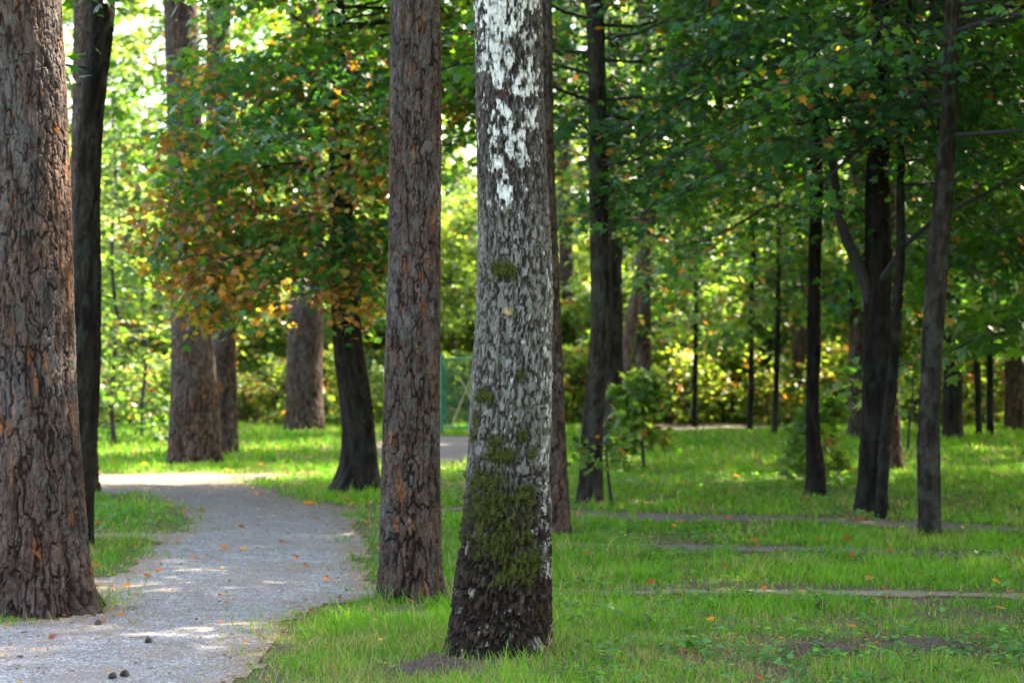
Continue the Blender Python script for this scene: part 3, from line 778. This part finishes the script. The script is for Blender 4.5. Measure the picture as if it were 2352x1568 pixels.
r_, t_ = broad(19.6, [(1190, 2022, 24), (1000, 2036, 24), (900, 2050, 23), (800, 2058, 23), (600, 2068, 22), (450, 2072, 18), (200, 2080, 14), (0, 2090, 12)],
               'slender black stem rising beside the foot of the big forked tree', 28, 6)
tr = grow(cf(t_), 2.5, 5.9, 1.8, 18, 10, 16, .085, .4, .4, 38)
crown_parts(r_, tr, g=-.05, seed=10)
r_, t_ = broad(17.6, [(1235, 2136, 50), (1000, 2138, 48), (800, 2146, 47), (650, 2155, 47), (500, 2165, 44), (300, 2180, 36), (0, 2192, 30)],
               'straight slim grey brown trunk nearest on the right side of the lawn', 29, 8, flare=(.22, .10))
tr = grow(cf(t_), 2.6, 8.0, 2.5, 64, 15, 27, .082, .45, .25, 39)
crown_parts(r_, tr, g=-.08, seed=11, autumn=lambda P: .03 + 0 * P[:, 0], keep=lambda P: (P[:, 2] > 2.5 + .25 * np.sin(P[:, 0] * 3)))
r_, t_ = broad(35.0, [(1011, 2188, 44), (700, 2188, 42), (0, 2190, 36)], 'black trunk beyond the straight slim trunk, far side of the lawn', 30, 9, step=.016)
tr = grow(cf(t_), 2.2, 9.0, 3.0, 60, 14, 26, .12, .4, .4, 40)
crown_parts(r_, tr, g=.0, seed=12, autumn=lambda P: .04 + 0 * P[:, 0])
for k, (px, py, w, lab) in enumerate([(2248, 1006, 15, 'thin dark stem, left one of two beyond the lawn at right'), (2274, 1004, 16, 'thin dark stem, right one of two beyond the lawn at right'),
                                      (1595, 981, 12, 'thin sapling stem beside the distant pink path'), (1722, 992, 13, 'thin stem in front of the yellow lit shrubs'), (1779, 1000, 12, 'reddish thin stem left of the distant lit trunk')]):
    d = D(py)
    r_, t_ = broad(d, [(py, px, w), (600, px - 8 + 5 * k, w * .9), (0, px + 10 - 9 * k, w * .6)], lab, 60 + k, 6.5, step=.02, kind='young_tree')
    r_['category'] = 'young tree'
    tr = grow(cf(t_), 1.6, 6.4, 1.9, 34, 12, 20, .12, .35, .4, 50 + k)
    crown_parts(r_, tr, g=.05 if px > 2000 else .25, seed=13 + k, deep=False, autumn=lambda P: .07 + 0 * P[:, 0])

print('trees', time.time() - T0)

# ------------------------------------------------------------------ saplings and shrubs
def shrub(kind, x, y, label, cat, group, h, rad, seed, nb=26, nt=8, nl=9, ls=.11, g=.2, autumn=.03, z0=.25, droop=.3, up=.5, tmpl=MAPLE, spread=.12, stem=True):
    root = empty(kind, (x, y, float(ground_h(x, y))), label, cat, group)
    cfn = lambda z: (.04 * math.sin(z * 3 + seed), .04 * math.cos(z * 2 + seed))
    tr = grow(cfn, z0, h, rad, nb, nt, nl, ls, droop, up, seed, spread=spread)
    if stem:
        zz = np.linspace(-.05, h, 10)
        tr[0].add(np.array([[*cfn(z), z] for z in zz]), np.linspace(.02 + h * .004, .006, 10), 6)
    tb, P, Nn, Dd, S = tr
    a = link('stems', tb.mesh('stems'), M_TWIG, root)
    b = link('leaves', place_leaves(tmpl, P, Nn, Dd, S, 1.0, leaf_tint(P, g, lambda p: autumn + 0 * p[:, 0], seed), 'leaves', .25), M_LEAF, root)
    return root, [a, b]

shrub('maple_sapling', X(1472, 27), 27, 'bright green maple sapling with tiered leaves beside the slim dark trunk', 'sapling', None, 1.12, .40, 71, nb=30, nt=7, nl=9, ls=.13, g=.30, droop=.4, up=.2, z0=.28, spread=.09)
shrub('maple_sapling', X(1402, 21.2), 21.2, 'small dark maple sapling with a thin bare stem and a few low leaf sprays', 'sapling', None, .62, .42, 72, nb=7, nt=4, nl=5, ls=.09, g=.0, droop=.1, up=.15, z0=.38, spread=.05)
shrub('maple_sapling', X(1885, 24), 24, 'dark leafy sapling around the foot of the thin crooked black trunk', 'sapling', None, .88, .42, 73, nb=22, nt=7, nl=8, ls=.11, g=.2, droop=.3, up=.3, z0=.15, spread=.08)
shrub('maple_sapling', X(2092, 31), 31, 'pale leaved sapling between the big forked tree and the straight slim trunk', 'sapling', None, 1.2, .45, 74, nb=9, nt=5, nl=5, ls=.11, g=.45, droop=.3, up=.3, z0=.4, spread=.08)

# background understorey: four kinds of bush copied along the wood's edge
protos = []
SG = 'bushes along the far edge of the wood'
specs = [('bush', 3.4, 1.5, .50, .03, 70, OVAL, .085), ('bush', 6.0, 1.9, .62, .02, 110, OVAL, .09), ('bush', 2.4, 1.3, .45, .16, 54, OVAL, .085), ('bush', 5.0, 1.9, .30, .06, 100, MAPLE, .11)]
row = []    # (x, y, kind, scale, label): low plants in front, taller ones stepping up behind
adj = ['rounded yellow green', 'tall lime green', 'low orange tinged', 'broad leaved mid green']
LX = [(235, 'left of the stout flared pine'), (325, 'right behind the young spruce'), (420, 'behind the stout flared pine'), (575, 'between the pine pair and the single pine'), (640, 'just left of the lit pine'), (760, 'just right of the lit pine'),
      (860, 'behind the leaning dark trunk'), (940, 'behind the slim grey pine'), (1040, 'behind the green gate'), (1150, 'behind the birch'), (1300, 'just right of the birch'), (1400, 'behind the paired dark trunks'), (1480, 'behind the bright sapling'),
      (1580, 'left of the distant pink path'), (1690, 'behind the distant pink path'), (1790, 'left of the thin crooked trunk'), (1900, 'right of the thin crooked trunk'), (2010, 'behind the forked tree'), (2110, 'behind the straight slim trunk'), (2220, 'behind the two thin dark stems'), (2330, 'at the right edge of the photo')]
for i, (px, wh) in enumerate(LX):
    d = 43.2 + (i * .77) % 1.4
    k = [2, 0, 2, 0, 2][i % 5]
    row.append((X(px, d), d, k, .8 + .3 * ((i * .37) % 1), f'{adj[k]} bush {wh}'))
for i in range(15):
    d = 47 + (i * .9) % 2; k = [0, 3, 0, 1][i % 4]
    row.append((-9 + 1.32 * i, d, k, [1.05, .8, 1.2, .62][i % 4] * (.9 + .2 * ((i * .31) % 1)), f'{adj[k]} bush of the second row, partly screened by nearer bushes'))
for i in range(11):
    d = 52 + (i * 1.3) % 2.5; k = [1, 3, 1][i % 3]
    row.append((-10 + 2.0 * i, d, k, .95 + .2 * ((i * .31) % 1), f'{adj[k]} bush of the back row, screened by nearer bushes'))
for i, (x, y, k, sc, lab) in enumerate(row):
    p = next((q for q in protos if q[0] == k), None)
    if p is None:
        sp = specs[k]
        root, ch = shrub(sp[0], x, y, lab, 'bush', SG, sp[1], sp[2], 80 + k, nb=sp[5], nt=11, nl=17, ls=sp[7] * 1.35, g=sp[3], autumn=sp[4], tmpl=sp[6], z0=.12, droop=.35, up=.5, spread=.14)
        protos.append((k, ch))
    else:
        root = empty('bush', (x, y, 0), lab, 'bush', SG)
        share(p[1], root, rz=i * 2.1, sc=sc)
low = None
for i in range(26):
    x, y = X(215 + 86 * i, 41.0), 40.8 + (i * .83) % 1.6
    if 1010 < 215 + 86 * i < 1100: continue
    lab = 'low leafy undergrowth plant at the foot of the far bushes'
    if low is None:
        root, low = shrub('low_shrub', x, y, lab, 'low shrub', 'low plants under the far bushes', 1.0, .75, 95, nb=22, nt=7, nl=12, ls=.10, g=.55, autumn=.14, tmpl=OVAL, z0=.04, droop=.3, up=.5, spread=.12)
    else:
        root = empty('low_shrub', (x, y, 0), lab, 'low shrub', 'low plants under the far bushes'); share(low, root, rz=i * 1.7, sc=.7 + .7 * ((i * .29) % 1))
# background trees with full crowns
BT = 'tall trees of the wood behind'
bt = []
def back_tree(x, y, label, k, sc=1, rz=0, group=BT):
    p = next((q for q in bt if q[0] == k), None)
    if p is None:
        root = empty('background_tree', (x, y, 0), label, 'tree', group)
        t = Trunk(30, [(1049, 1176, 46), (700, 1178, 42), (300, 1172, 36)], 12, 'dark', 100 + k, step=.03, rtop=.03)
        a = t.build(root)
        tr = grow(cf(t), [1.0, .6, 4.0][k], 12, 3.4, 90, 14, 22, .17, .35, .45, 110 + k)
        tb, P, Nn, Dd, S = tr
        b = link('branches', tb.mesh('branches'), M_TWIG, root)
        c = link('crown', place_leaves(OVAL if k else MAPLE, P, Nn, Dd, S, 1.0, leaf_tint(P, [.05, .35, .0][k], lambda p: .05 + 0 * p[:, 0], 50 + k), 'crown', .25), M_LEAF, root)
        bt.append((k, [a, b, c])); root.scale = (1, 1, 1)
    else:
        root = empty('background_tree', (x, y, 0), label, 'tree', group)
        share(p[1], root, rz, sc)
    return root
BL = [(-12, 68, 1), (-8.2, 64, 1), (-4.2, 69, 1), (0, 66, 1), (-17, 62, 1), (3.0, 70, 1), (8, 63, 1), (9.8, 51, 1), (13, 55, 1), (11.5, 43, 1), (10.4, 38.5, 0), (13, 66, 1), (-5, 76, 1), (6, 74, 0), (15, 70, 0), (-20, 74, 1)]
for i, (x, y, k) in enumerate(BL):
    back_tree(x, y, 'tall leafy tree deep in the wood, one of many behind the bushes', k, .95 + .35 * ((i * .41) % 1), i * 1.9)
# unseen trees added right of the frame to shade the lawn and the path
SHADE = [(8.4, 15.8, 2), (6.8, 13, 2), (7.5, 18, 2), (7.2, 23.5, 0), (6.8, 29, 2), (11.5, 16, 2), (12, 22, 0), (12.5, 28, 2), (5.6, 8.5, 2), (9.8, 10, 0), (11, 34.5, 0), (15.5, 25, 0)]
for i, (x, y, k) in enumerate(SHADE):
    back_tree(x, y, 'unseen leafy tree added right of the lawn to shade it', k, .95 + .25 * ((i * .61) % 1), i * 2.3, 'trees right of the lawn')

# the far wood closing the view
def far_wood():
    g = np.random.default_rng(77); n = 90000
    y = g.uniform(80, 100, n); x = g.uniform(-45, 45, n); z = g.random(n) ** .8 * 22
    den = fbm(x * .25, y * .25, z * .25, 3); m = g.random(n) < sstep(.45, .60, den); x, y, z = x[m], y[m], z[m]; n = len(x)
    P = np.stack([x, y, z], -1)
    me = place_leaves(OVAL, P, g.normal(0, 1, (n, 3)), g.normal(0, 1, (n, 3)), g.uniform(.3, .6, n), 1, leaf_tint(P * .4, .1, lambda p: .04 + 0 * p[:, 0], 9), 'far_wood', .2)
    tag(link('far_wood', me, M_LEAF), 'far-off wood of broadleaf trees closing the view', 'wood', kind='stuff')
far_wood()

# loose young tree left
shrub('young_tree', X(262, 33), 33, 'loose pale green young tree between the dark left trunk and the stout pine', 'young tree', None, 5.6, 1.15, 97, nb=75, nt=8, nl=12, ls=.11, g=.30, autumn=.02, tmpl=OVAL, z0=.2, droop=.45, up=.35, spread=.14)
shrub('young_tree', X(330, 36), 36, 'sparse thin stemmed young tree left of the stout flared pine', 'young tree', None, 4.6, 1.0, 98, nb=40, nt=7, nl=9, ls=.11, g=.40, autumn=.05, z0=.9, droop=.4, up=.5, spread=.14)

print('shrubs', time.time() - T0)

# ------------------------------------------------------------------ green mesh gate
gt = empty('mesh_gate', (X(1014, 37), 37, 0), 'green wire mesh gate with a diagonal brace, beyond the sunlit path left of the birch', 'gate')
mg = simple('green_paint', (.012, .11, .06), (.02, .17, .09), 40, .5)
mr = simple('rusty_brace', (.35, .26, .10), (.45, .36, .18), 30, .7)
H = 1.22; W = 1.15
tb = Tubes(); tb.add([[0, 0, -.1], [0, 0, 1.27]], [.038, .038], 12); tb.add([[0, 0, 1.27], [0, 0, 1.30]], [.045, .01], 12); link('post', tb.mesh('post'), mg, gt)
tb = Tubes(); tb.add([[W, 0, -.1], [W, 0, 1.27]], [.038, .038], 12); tb.add([[W, 0, 1.27], [W, 0, 1.30]], [.045, .01], 12); link('post', tb.mesh('post'), mg, gt)
tb = Tubes()
for a, b in (((.07, 0, .12), (.07, 0, H)), ((W - .07, 0, .12), (W - .07, 0, H)), ((.05, 0, H), (W - .05, 0, H)), ((.05, 0, .12), (W - .05, 0, .12))): tb.add([a, b], [.018, .018], 8)
link('frame', tb.mesh('frame'), mg, gt)
tb = Tubes()
for x in np.arange(.1, W - .08, .035): tb.add([[x, 0, .12], [x, 0, H]], [.0034, .0034], 4)
for z in np.arange(.16, H, .07): tb.add([[.07, .006, z], [W - .07, .006, z]], [.0034, .0034], 4)
link('wire_mesh', tb.mesh('wire_mesh'), mg, gt)
tb = Tubes(); tb.add([[.16, -.02, .14], [.56, -.02, H - .1]], [.016, .016], 6); tb.add([[.3, -.035, H - .3], [.62, -.035, .3]], [.012, .012], 6); link('brace', tb.mesh('brace'), mr, gt)

# ------------------------------------------------------------------ grass
TR = []   # trunk feet, no grass inside
for o in list(COL.objects):
    if o.type == 'EMPTY' and 'tree' in o.name and o.location.y < 45:
        r = .16
        if o.location.y < 13.2: r = .22
        TR.append((o.location.x, o.location.y, r))

def make_grass():
    PV = []; ND = []; SZ = []; TI = []; WD = []
    zones = [(7.6, 12.5, 4200, .0042, 1.0), (12.5, 18, 2300, .006, 1.0), (18, 28, 900, .011, 1.0), (28, 46, 330, .022, 1.15)]
    for y0, y1, dens, w, hs in zones:
        hw = lambda y: y * .2219 * 1.12 + 1.9
        area = (hw(y0) + hw(y1)) * (y1 - y0)
        n = int(area * dens); y = rng.uniform(y0, y1, n); x = rng.uniform(-1, 1, n) * hw(y1)
        m = np.abs(x) < hw(y); x, y = x[m], y[m]
        sd = path_sd(x, y); wn = worn(x, y)
        p = np.where(sd > 0, .75 * np.exp(-sd / .10) * sstep(.46, .60, fbm(x * 3.1, y * 3.1, 12.2, 3)), sstep(-.02, -.16, sd + .12 * fbm(x * 6, y * 6, 2.2, 2) ) * .75 + .25)
        p = p * (1 - .97 * wn)
        tf = np.zeros(len(x))
        for tx_, ty_, r_t in ((X(92, 12.8), 12.8, .31), (X(944, 13.5), 13.5, .20), (X(1152, 10.8), 10.8, .25)):
            tf = np.maximum(tf, np.exp(-((np.hypot(x - tx_, y - ty_) - r_t) / .09) ** 2) * sstep(.35, .6, fbm(x * 7, y * 7, 3.9, 2)))
        clump = fbm(x * 9, y * 9, 4.4, 2); p = p * sstep(.18, .55, clump + .15)
        m = rng.random(len(x)) < p; x, y, sd, wn, clump, tf = x[m], y[m], sd[m], wn[m], clump[m], tf[m]
        big = fbm(x * .7, y * .9, 8.1, 2)
        hgt = (.042 + .045 * big + .03 * clump) * rng.uniform(.5, 1.25, len(x)) * hs
        hgt *= np.where(rng.random(len(x)) < .03, 1.7, 1)
        hgt *= (1 - .7 * wn) * (1 + .9 * tf) * (.75 + .6 * sstep(.4, .65, fbm(x * 4, y * 4, 15.5, 2)))
        hgt *= np.where((y < 12.3) & (x > -.1), .85, 1)
        hgt *= 1 + .45 * np.exp(-((y - 13.5) / .25) ** 2) * (np.abs(x + .2) < .9)
        dry = sstep(.48, .66, fbm(x * 2.6, y * 2.6, 3.3, 3)) * .55 + .45 * wn + .10 + .42 * sstep(12.4, 10.5, y)
        isd = rng.random(len(x)) < dry * .6
        g0 = np.array([.060, .178, .011]); g1 = np.array([.135, .290, .020])
        t = np.clip(big * 1.2 - .1 + rng.normal(0, .2, len(x)), 0, 1)[:, None]
        c = g0 * (1 - t) + g1 * t
        c[isd] = (np.array([.30, .25, .11]) * rng.uniform(.6, 1.15, (len(x), 1)))[isd]
        c *= rng.uniform(.75, 1.25, (len(x), 1))
        PV.append(np.stack([x, y, ground_h(x, y) - .004], -1)); SZ.append(hgt); WD.append(np.full(len(x), w) * rng.uniform(.6, 1.3, len(x))); TI.append(c)
    P = np.concatenate(PV); S = np.concatenate(SZ); W = np.concatenate(WD); C = np.concatenate(TI); n = len(P)
    print('grass blades', n)
    a = rng.uniform(0, 2 * math.pi, n); lean = rng.uniform(.05, .7, n)
    dirn = np.stack([np.cos(a) * lean, np.sin(a) * lean, np.ones(n)], -1); dirn /= np.linalg.norm(dirn, axis=1)[:, None]
    f = a + rng.uniform(-.7, .7, n); nr = np.stack([np.cos(f), np.sin(f), np.zeros(n)], -1)
    nr -= (nr * dirn).sum(1)[:, None] * dirn; nr /= np.linalg.norm(nr, axis=1)[:, None]
    sd_ = np.cross(nr, dirn)
    bend = nr * np.sign((nr * dirn).sum(1) + 1e-6)[:, None]
    tx = BLADE[:, 0]; ty = BLADE[:, 1]
    bd = rng.uniform(.0, .5, n) * S
    fall = np.stack([np.cos(a), np.sin(a), -np.full(n, .5)], -1)
    v = P[:, None] + sd_[:, None] * (tx[None, :, None] * W[:, None, None]) + dirn[:, None] * (ty[None, :, None] * S[:, None, None]) + fall[:, None] * (ty[None, :, None] ** 2 * bd[:, None, None])
    k = len(BLADE)
    me = np_mesh('grass', v.reshape(-1, 3), k, np.arange(n * k), {'tint': np.repeat(C, k, 0)})
    tag(link('grass', me, M_GRASS), 'short green lawn grass mixed with dry blades', 'grass', kind='stuff')
make_grass()
print('grass', time.time() - T0)

# tall dry blades and low broad leaved weeds in the near lawn
def make_weeds():
    n = 15000; y = 8.6 + 17.4 * rng.random(n) ** 1.3; x = rng.uniform(-1, 1, n) * (y * .25 + .5)
    pr = sstep(.5, .66, fbm(x * 2.2 + 8, y * 2.2, 6.6, 2))
    for px, py, rx, ry in [(2200, 1480, .9, .6), (1850, 1520, .8, .5), (2000, 1110, 2.2, 2.5), (1500, 1110, 1.6, 2.0)]:
        gx, gy = G(px, py); pr = np.maximum(pr, .9 * np.exp(-(((x - gx) / rx) ** 2 + ((y - gy) / ry) ** 2)))
    m = (path_sd(x, y) < -.05) & (rng.random(n) < pr * .8) & ((x > .2) | (y > 18)); x, y = x[m], y[m]
    k = 5; n = len(x); cx = np.repeat(x, k); cy = np.repeat(y, k); a = rng.uniform(0, 6.283, n * k)
    rr = rng.uniform(.01, .05, n * k)
    P = np.stack([cx + np.cos(a) * rr * .3, cy + np.sin(a) * rr * .3, ground_h(cx, cy) + rng.uniform(.015, .06, n * k)], -1)
    nn = np.stack([rng.normal(0, .35, n * k), rng.normal(0, .35, n * k), np.ones(n * k)], -1)
    dd = np.stack([np.cos(a), np.sin(a), rng.uniform(-.2, .5, n * k)], -1)
    col = np.array([.06, .15, .04]) * rng.uniform(.6, 1.6, (n * k, 1))
    me = place_leaves(OVAL, P, nn, dd, rng.uniform(.02, .05, n * k), 1.2, col, 'weeds', .2)
    tag(link('ground_cover', me, M_LEAF), 'low broad leaved weeds scattered through the lawn', 'weeds', kind='stuff')
make_weeds()

# pebbles on the gravel
def make_pebbles():
    n = 52000; y = rng.uniform(8, 24, n); y = 8 + (y - 8) * rng.uniform(.3, 1, n); x = rng.uniform(-1, .6, n) * (y * .25 + .4)
    sd = path_sd(x, y); m = sd > .03; x, y = x[m], y[m]; n = len(x)
    s = .0035 + .0055 * rng.random(n) ** 3
    oc = np.array([(1, 0, 0), (.3, .95, .1), (-.9, .4, 0), (-.6, -.8, 0), (.5, -.85, 0), (.1, .1, .75)])
    a = rng.uniform(0, 6.283, n); ca, sa = np.cos(a), np.sin(a)
    jit = rng.uniform(.7, 1.3, (n, 6, 1)); o = oc[None] * jit
    vx = o[..., 0] * ca[:, None] - o[..., 1] * sa[:, None]; vy = o[..., 0] * sa[:, None] + o[..., 1] * ca[:, None]
    v = np.stack([x[:, None] + vx * s[:, None], y[:, None] + vy * s[:, None], ground_h(x, y)[:, None] + .006 + o[..., 2] * s[:, None]], -1)
    f = np.array([(0, 1, 5), (1, 2, 5), (2, 3, 5), (3, 4, 5), (4, 0, 5)])
    loops = (np.arange(n)[:, None, None] * 6 + f[None]).ravel()
    g = rng.uniform(.08, .33, (n, 1)) * np.array([1, .98, .97]) * (1 + rng.normal(0, .04, (n, 3)))
    m_, nt, out = new_mat('pebble_stone'); p = N(nt, 'ShaderNodeBsdfPrincipled'); p.inputs['Roughness'].default_value = .8
    nt.links.new(attr(nt, 'tint').outputs['Color'], p.inputs['Base Color']); nt.links.new(p.outputs[0], out.inputs[0])
    me = np_mesh('gravel', v.reshape(-1, 3), 3, loops, {'tint': np.repeat(np.clip(g, 0, 1), 6, 0)})
    tag(link('gravel', me, m_), 'loose grey grit lying on the path', 'gravel', kind='stuff')
make_pebbles()

# brown litter flecks
def make_litter():
    n = 30000; y = rng.uniform(8.2, 34, n); x = rng.uniform(-1, 1, n) * (y * .24 + .4)
    sd = path_sd(x, y)
    pr = .10 + .45 * sstep(17, 24, y) * (sd > 0) + .35 * (sd > 0) * sstep(.5, .62, fbm(x * 1.4, y * 1.4, 7.7, 3)) + .9 * np.exp(-(sd / .16) ** 2) * (sd > -.35)
    for px, py, rx, ry in [(100, 1425, .8, .4), (2000, 1480, 1.0, .5), (1900, 1180, 1.2, 1.2), (2100, 1160, 1.6, 1.4), (1150, 1540, .5, .15), (2150, 1490, .9, .3), (350, 1110, 2.2, 2.2), (700, 1150, 1, 1.0)]:
        gx, gy = G(px, py); pr = np.maximum(pr, np.exp(-(((x - gx) / rx) ** 2 + ((y - gy) / ry) ** 2)))
    m = rng.random(n) < pr; x, y = x[m], y[m]; n = len(x)
    P = np.stack([x, y, ground_h(x, y) + .010 + rng.uniform(0, .008, n)], -1); a = rng.uniform(0, 6.283, n)
    nn = np.stack([rng.normal(0, .3, n), rng.normal(0, .3, n), np.ones(n)], -1)
    col = np.array([(.14, .075, .035), (.22, .12, .05), (.10, .06, .035), (.28, .19, .10)])[rng.integers(0, 4, n)] * rng.uniform(.6, 1.3, (n, 1))
    me = place_leaves(OVAL, P, nn, np.stack([np.cos(a), np.sin(a), 0 * a], -1), rng.uniform(.014, .042, n), .9, col, 'leaf_litter', .6)
    tag(link('leaf_litter', me, M_LEAF), 'brown crumbled leaf litter along the path edges and under the trees', 'litter', kind='stuff')
make_litter()

# fallen orange leaves, each its own object
def fallen():
    gl = 'fallen orange leaves'
    mes = []
    for k, c in enumerate([(.36, .12, .03), (.28, .08, .025), (.38, .19, .05), (.22, .07, .03)]):
        tx = MAPLE
        v = np.stack([tx[:, 0], tx[:, 1] - .45, .18 * np.abs(tx[:, 0]) + .12 * tx[:, 1] ** 2 + .05 * np.sin(tx[:, 1] * 6)], -1)
        v = np.concatenate([v, [[0, .05, .0]]])
        f = [(i, (i + 1) % 12, 12) for i in range(12)]
        me = np_mesh('fallen_leaf', v, 3, np.array(f), {'tint': np.tile(np.array(c), (13, 1))})
        me.materials.append(M_LEAF); mes.append(me)
    spots = [(410, 1248, 1), (712, 1160, 1.5), (720, 1418, .8), (118, 1473, .8), (560, 1265, .7), (840, 1412, 0), (1885, 1258, .9), (1945, 1256, .8), (2290, 1352, 1.0), (2300, 1412, 1.0), (2320, 1362, .7), (2115, 1330, .6), (1633, 1448, .9),
             (1700, 1415, .6), (2250, 1475, .6), (2035, 1486, .7), (2000, 1170, 1.1), (2010, 1150, .9), (1770, 1190, .7), (240, 1430, .7), (505, 1372, .6), (700, 1300, .6), (860, 1105, 1), (1500, 1120, .8), (1910, 1090, .8), (1290, 1140, .8)]
    out = []
    for px, py, s in spots:
        if s: out.append((*G(px, py), s))
    g = np.random.default_rng(3)
    while len(out) < 210:
        y = g.uniform(9.3, 33); x = g.uniform(-1, 1) * y * .22
        s = float(path_sd(np.array([x]), np.array([y]))[0])
        if y < 14 and g.random() < .6: continue
        if g.random() < (.75 if -.3 < s < .4 else .18) or (y > 24 and x < -.8 and g.random() < .5): out.append((x, y, g.uniform(.5, 1.0)))
    for i, (x, y, s) in enumerate(out):
        o = bpy.data.objects.new('fallen_leaf', mes[int(g.integers(0, 4))]); COL.objects.link(o)
        sd = float(path_sd(np.array([x]), np.array([y]))[0])
        o.location = (x, y, float(ground_h(x, y)) + (.016 if sd > 0 else .045))
        o.rotation_euler = (g.uniform(-.5, .5), g.uniform(-.5, .5), g.uniform(0, 6.28)); q = (.062 if y < 15 else .085) * s; o.scale = (q, q, q)
        tag(o, 'small fallen orange leaf lying on gravel' if sd > 0 else 'small fallen orange leaf lying in the grass', 'leaf', 'fallen orange leaves on gravel' if sd > 0 else 'fallen orange leaves in the grass')
fallen()

# pine cones, twig, clod
def cone(px, py, size, label, rz, tilt=1.45):
    v = []; f = []; nl = []
    tb = Tubes(); tb.add([[0, 0, -.5], [0, 0, -.2], [0, 0, .2], [0, 0, .5]], [.16, .30, .26, .06], 8)
    core = tb.mesh('core')
    V = []; Fc = []; n = 0
    for k in range(64):
        t = k / 63; z = -.48 + .98 * t; r = .40 * math.sin(math.pi * (.12 + .80 * (1 - t) ** .8)) + .03; a = k * 2.39996
        c, s = math.cos(a), math.sin(a); w = .13 * (1.1 - .6 * t); L = .16
        pts = [(r * .4, -w * .6, 0), (r + L * .5, -w, .05), (r + L, 0, .11), (r + L * .5, w, .05), (r * .4, w * .6, 0), (r + L * .55, 0, .12)]
        for (x, y, zz) in pts: V.append((x * c - y * s, x * s + y * c, z + zz))
        for q in ((0, 1, 5), (1, 2, 5), (2, 3, 5), (3, 4, 5), (0, 5, 4)): Fc.append([n + i for i in q])
        n += 6
    x, y = G(px, py); root = empty('pine_cone', (x, y, float(ground_h(x, y)) + size * .42), label, 'pine cone', 'pine cones dropped on the ground')
    root.rotation_euler = (tilt, .2, rz); root.scale = (size,) * 3
    link('core', core, M_CONE, root); link('scales', np_mesh('scales', V, 3, Fc), M_CONE, root)
M_CONE = simple('cone_brown', (.035, .024, .018), (.11, .075, .05), 8, .8)
cone(225, 1441, .034, 'dark pine cone lying on the gravel by the foot of the thick left pine', .4)
cone(340, 1484, .036, 'dark pine cone alone in the middle of the gravel path', 1.5, .9)
cone(258, 1558, .036, 'brown flat lying pine cone near the bottom edge, left one of two', 1.5)
cone(285, 1553, .038, 'olive brown pine cone near the bottom edge, right one of two', 1.3)
cone(1886, 1404, .065, 'black pine cone lying in the grass right of the birch', 1.2)
tb = Tubes(); x, y = G(845, 1414)
tb.add([[-.02, 0, .05], [0, 0, .045], [.015, 0, .03], [.03, 0, .008]], [.005, .006, .006, .004], 7); tb.add([[0, 0, .045], [.012, .01, .055]], [.004, .001], 5)
tag(link('twig', tb.mesh('twig'), simple('twig_brown', (.16, .08, .05), (.28, .17, .11), 30), loc=(x, y, float(ground_h(x, y)))), 'short broken brown twig poking from the grass left of the birch', 'twig')

def clod(px, py, rx, ry, h, label, seed):
    gx, gy = G(px, py); n = 60
    u = np.linspace(-1, 1, n); a, b = np.meshgrid(u, u); r = np.hypot(a, b)
    hh = h * np.clip(1 - r ** 2, -.2, 1) ** 1 * 1.0
    hh = np.where(r < 1, h * (1 - r ** 2) ** .8, -.02) + (fbm(a * 5 + seed, b * 5, 1.0, 4) - .5) * h * 1.1 * np.clip(1.1 - r, 0, 1)
    v = np.stack([a * rx, b * ry, hh - .004], -1).reshape(-1, 3)
    i, j = np.meshgrid(np.arange(n - 1), np.arange(n - 1)); q = (j * n + i).ravel()
    rr = (r[:-1, :-1] < 1.05).ravel(); q = q[rr]
    o = link('soil_heap', np_mesh('soil_heap', v, 4, np.stack([q, q + 1, q + n + 1, q + n], -1), smooth=True), M_SOIL, loc=(gx, gy, float(ground_h(gx, gy))))
    tag(o, label, 'soil')
M_SOIL = simple('bare_soil', (.022, .013, .008), (.10, .062, .038), 60, .95, bump=.01)
clod(1000, 1556, .19, .10, .075, 'low heap of bare brown soil in front of the birch foot', 1)
clod(2125, 1488, .30, .18, .055, 'flat patch of dark soil in the weedy grass at lower right', 7)
clod(1885, 1500, .22, .14, .045, 'small patch of dark soil in the weeds left of the larger one', 12)

# ------------------------------------------------------------------ light
w = bpy.data.worlds.new('World'); SC.world = w; w.use_nodes = True
nt = w.node_tree; bg = nt.nodes['Background']
sky = nt.nodes.new('ShaderNodeTexSky'); sky.sky_type = 'NISHITA'; sky.sun_disc = False
SUN_E, SUN_A = 45, 54       # elevation, degrees right of the view direction
sky.sun_elevation = R(SUN_E); sky.sun_rotation = R(SUN_A); sky.dust_density = 2.5; sky.ozone_density = 1.0; sky.air_density = 1.0
nt.links.new(sky.outputs[0], bg.inputs[0]); bg.inputs[1].default_value = .15
sl = bpy.data.lights.new('sun', 'SUN'); sl.energy = 5.0; sl.angle = R(.5); sl.color = (1, .93, .80)
so = bpy.data.objects.new('sun', sl); COL.objects.link(so)
from mathutils import Vector
dv = Vector((math.sin(R(SUN_A)) * math.cos(R(SUN_E)), math.cos(R(SUN_A)) * math.cos(R(SUN_E)), math.sin(R(SUN_E))))
so.rotation_euler = dv.to_track_quat('Z', 'Y').to_euler()

SC.view_settings.view_transform = 'Standard'; SC.view_settings.look = 'None'
SC.view_settings.exposure = 3.25
SC.view_settings.use_white_balance = True; SC.view_settings.white_balance_temperature = 7200; SC.view_settings.gamma = 1
cy = SC.cycles
cy.use_denoising = True
cy.max_bounces = 7; cy.diffuse_bounces = 5; cy.glossy_bounces = 2; cy.transmission_bounces = 5; cy.transparent_max_bounces = 4
cy.sample_clamp_indirect = 6; cy.caustics_reflective = False; cy.caustics_refractive = False
cy.use_adaptive_sampling = True; cy.adaptive_threshold = .02
print('script', time.time() - T0)
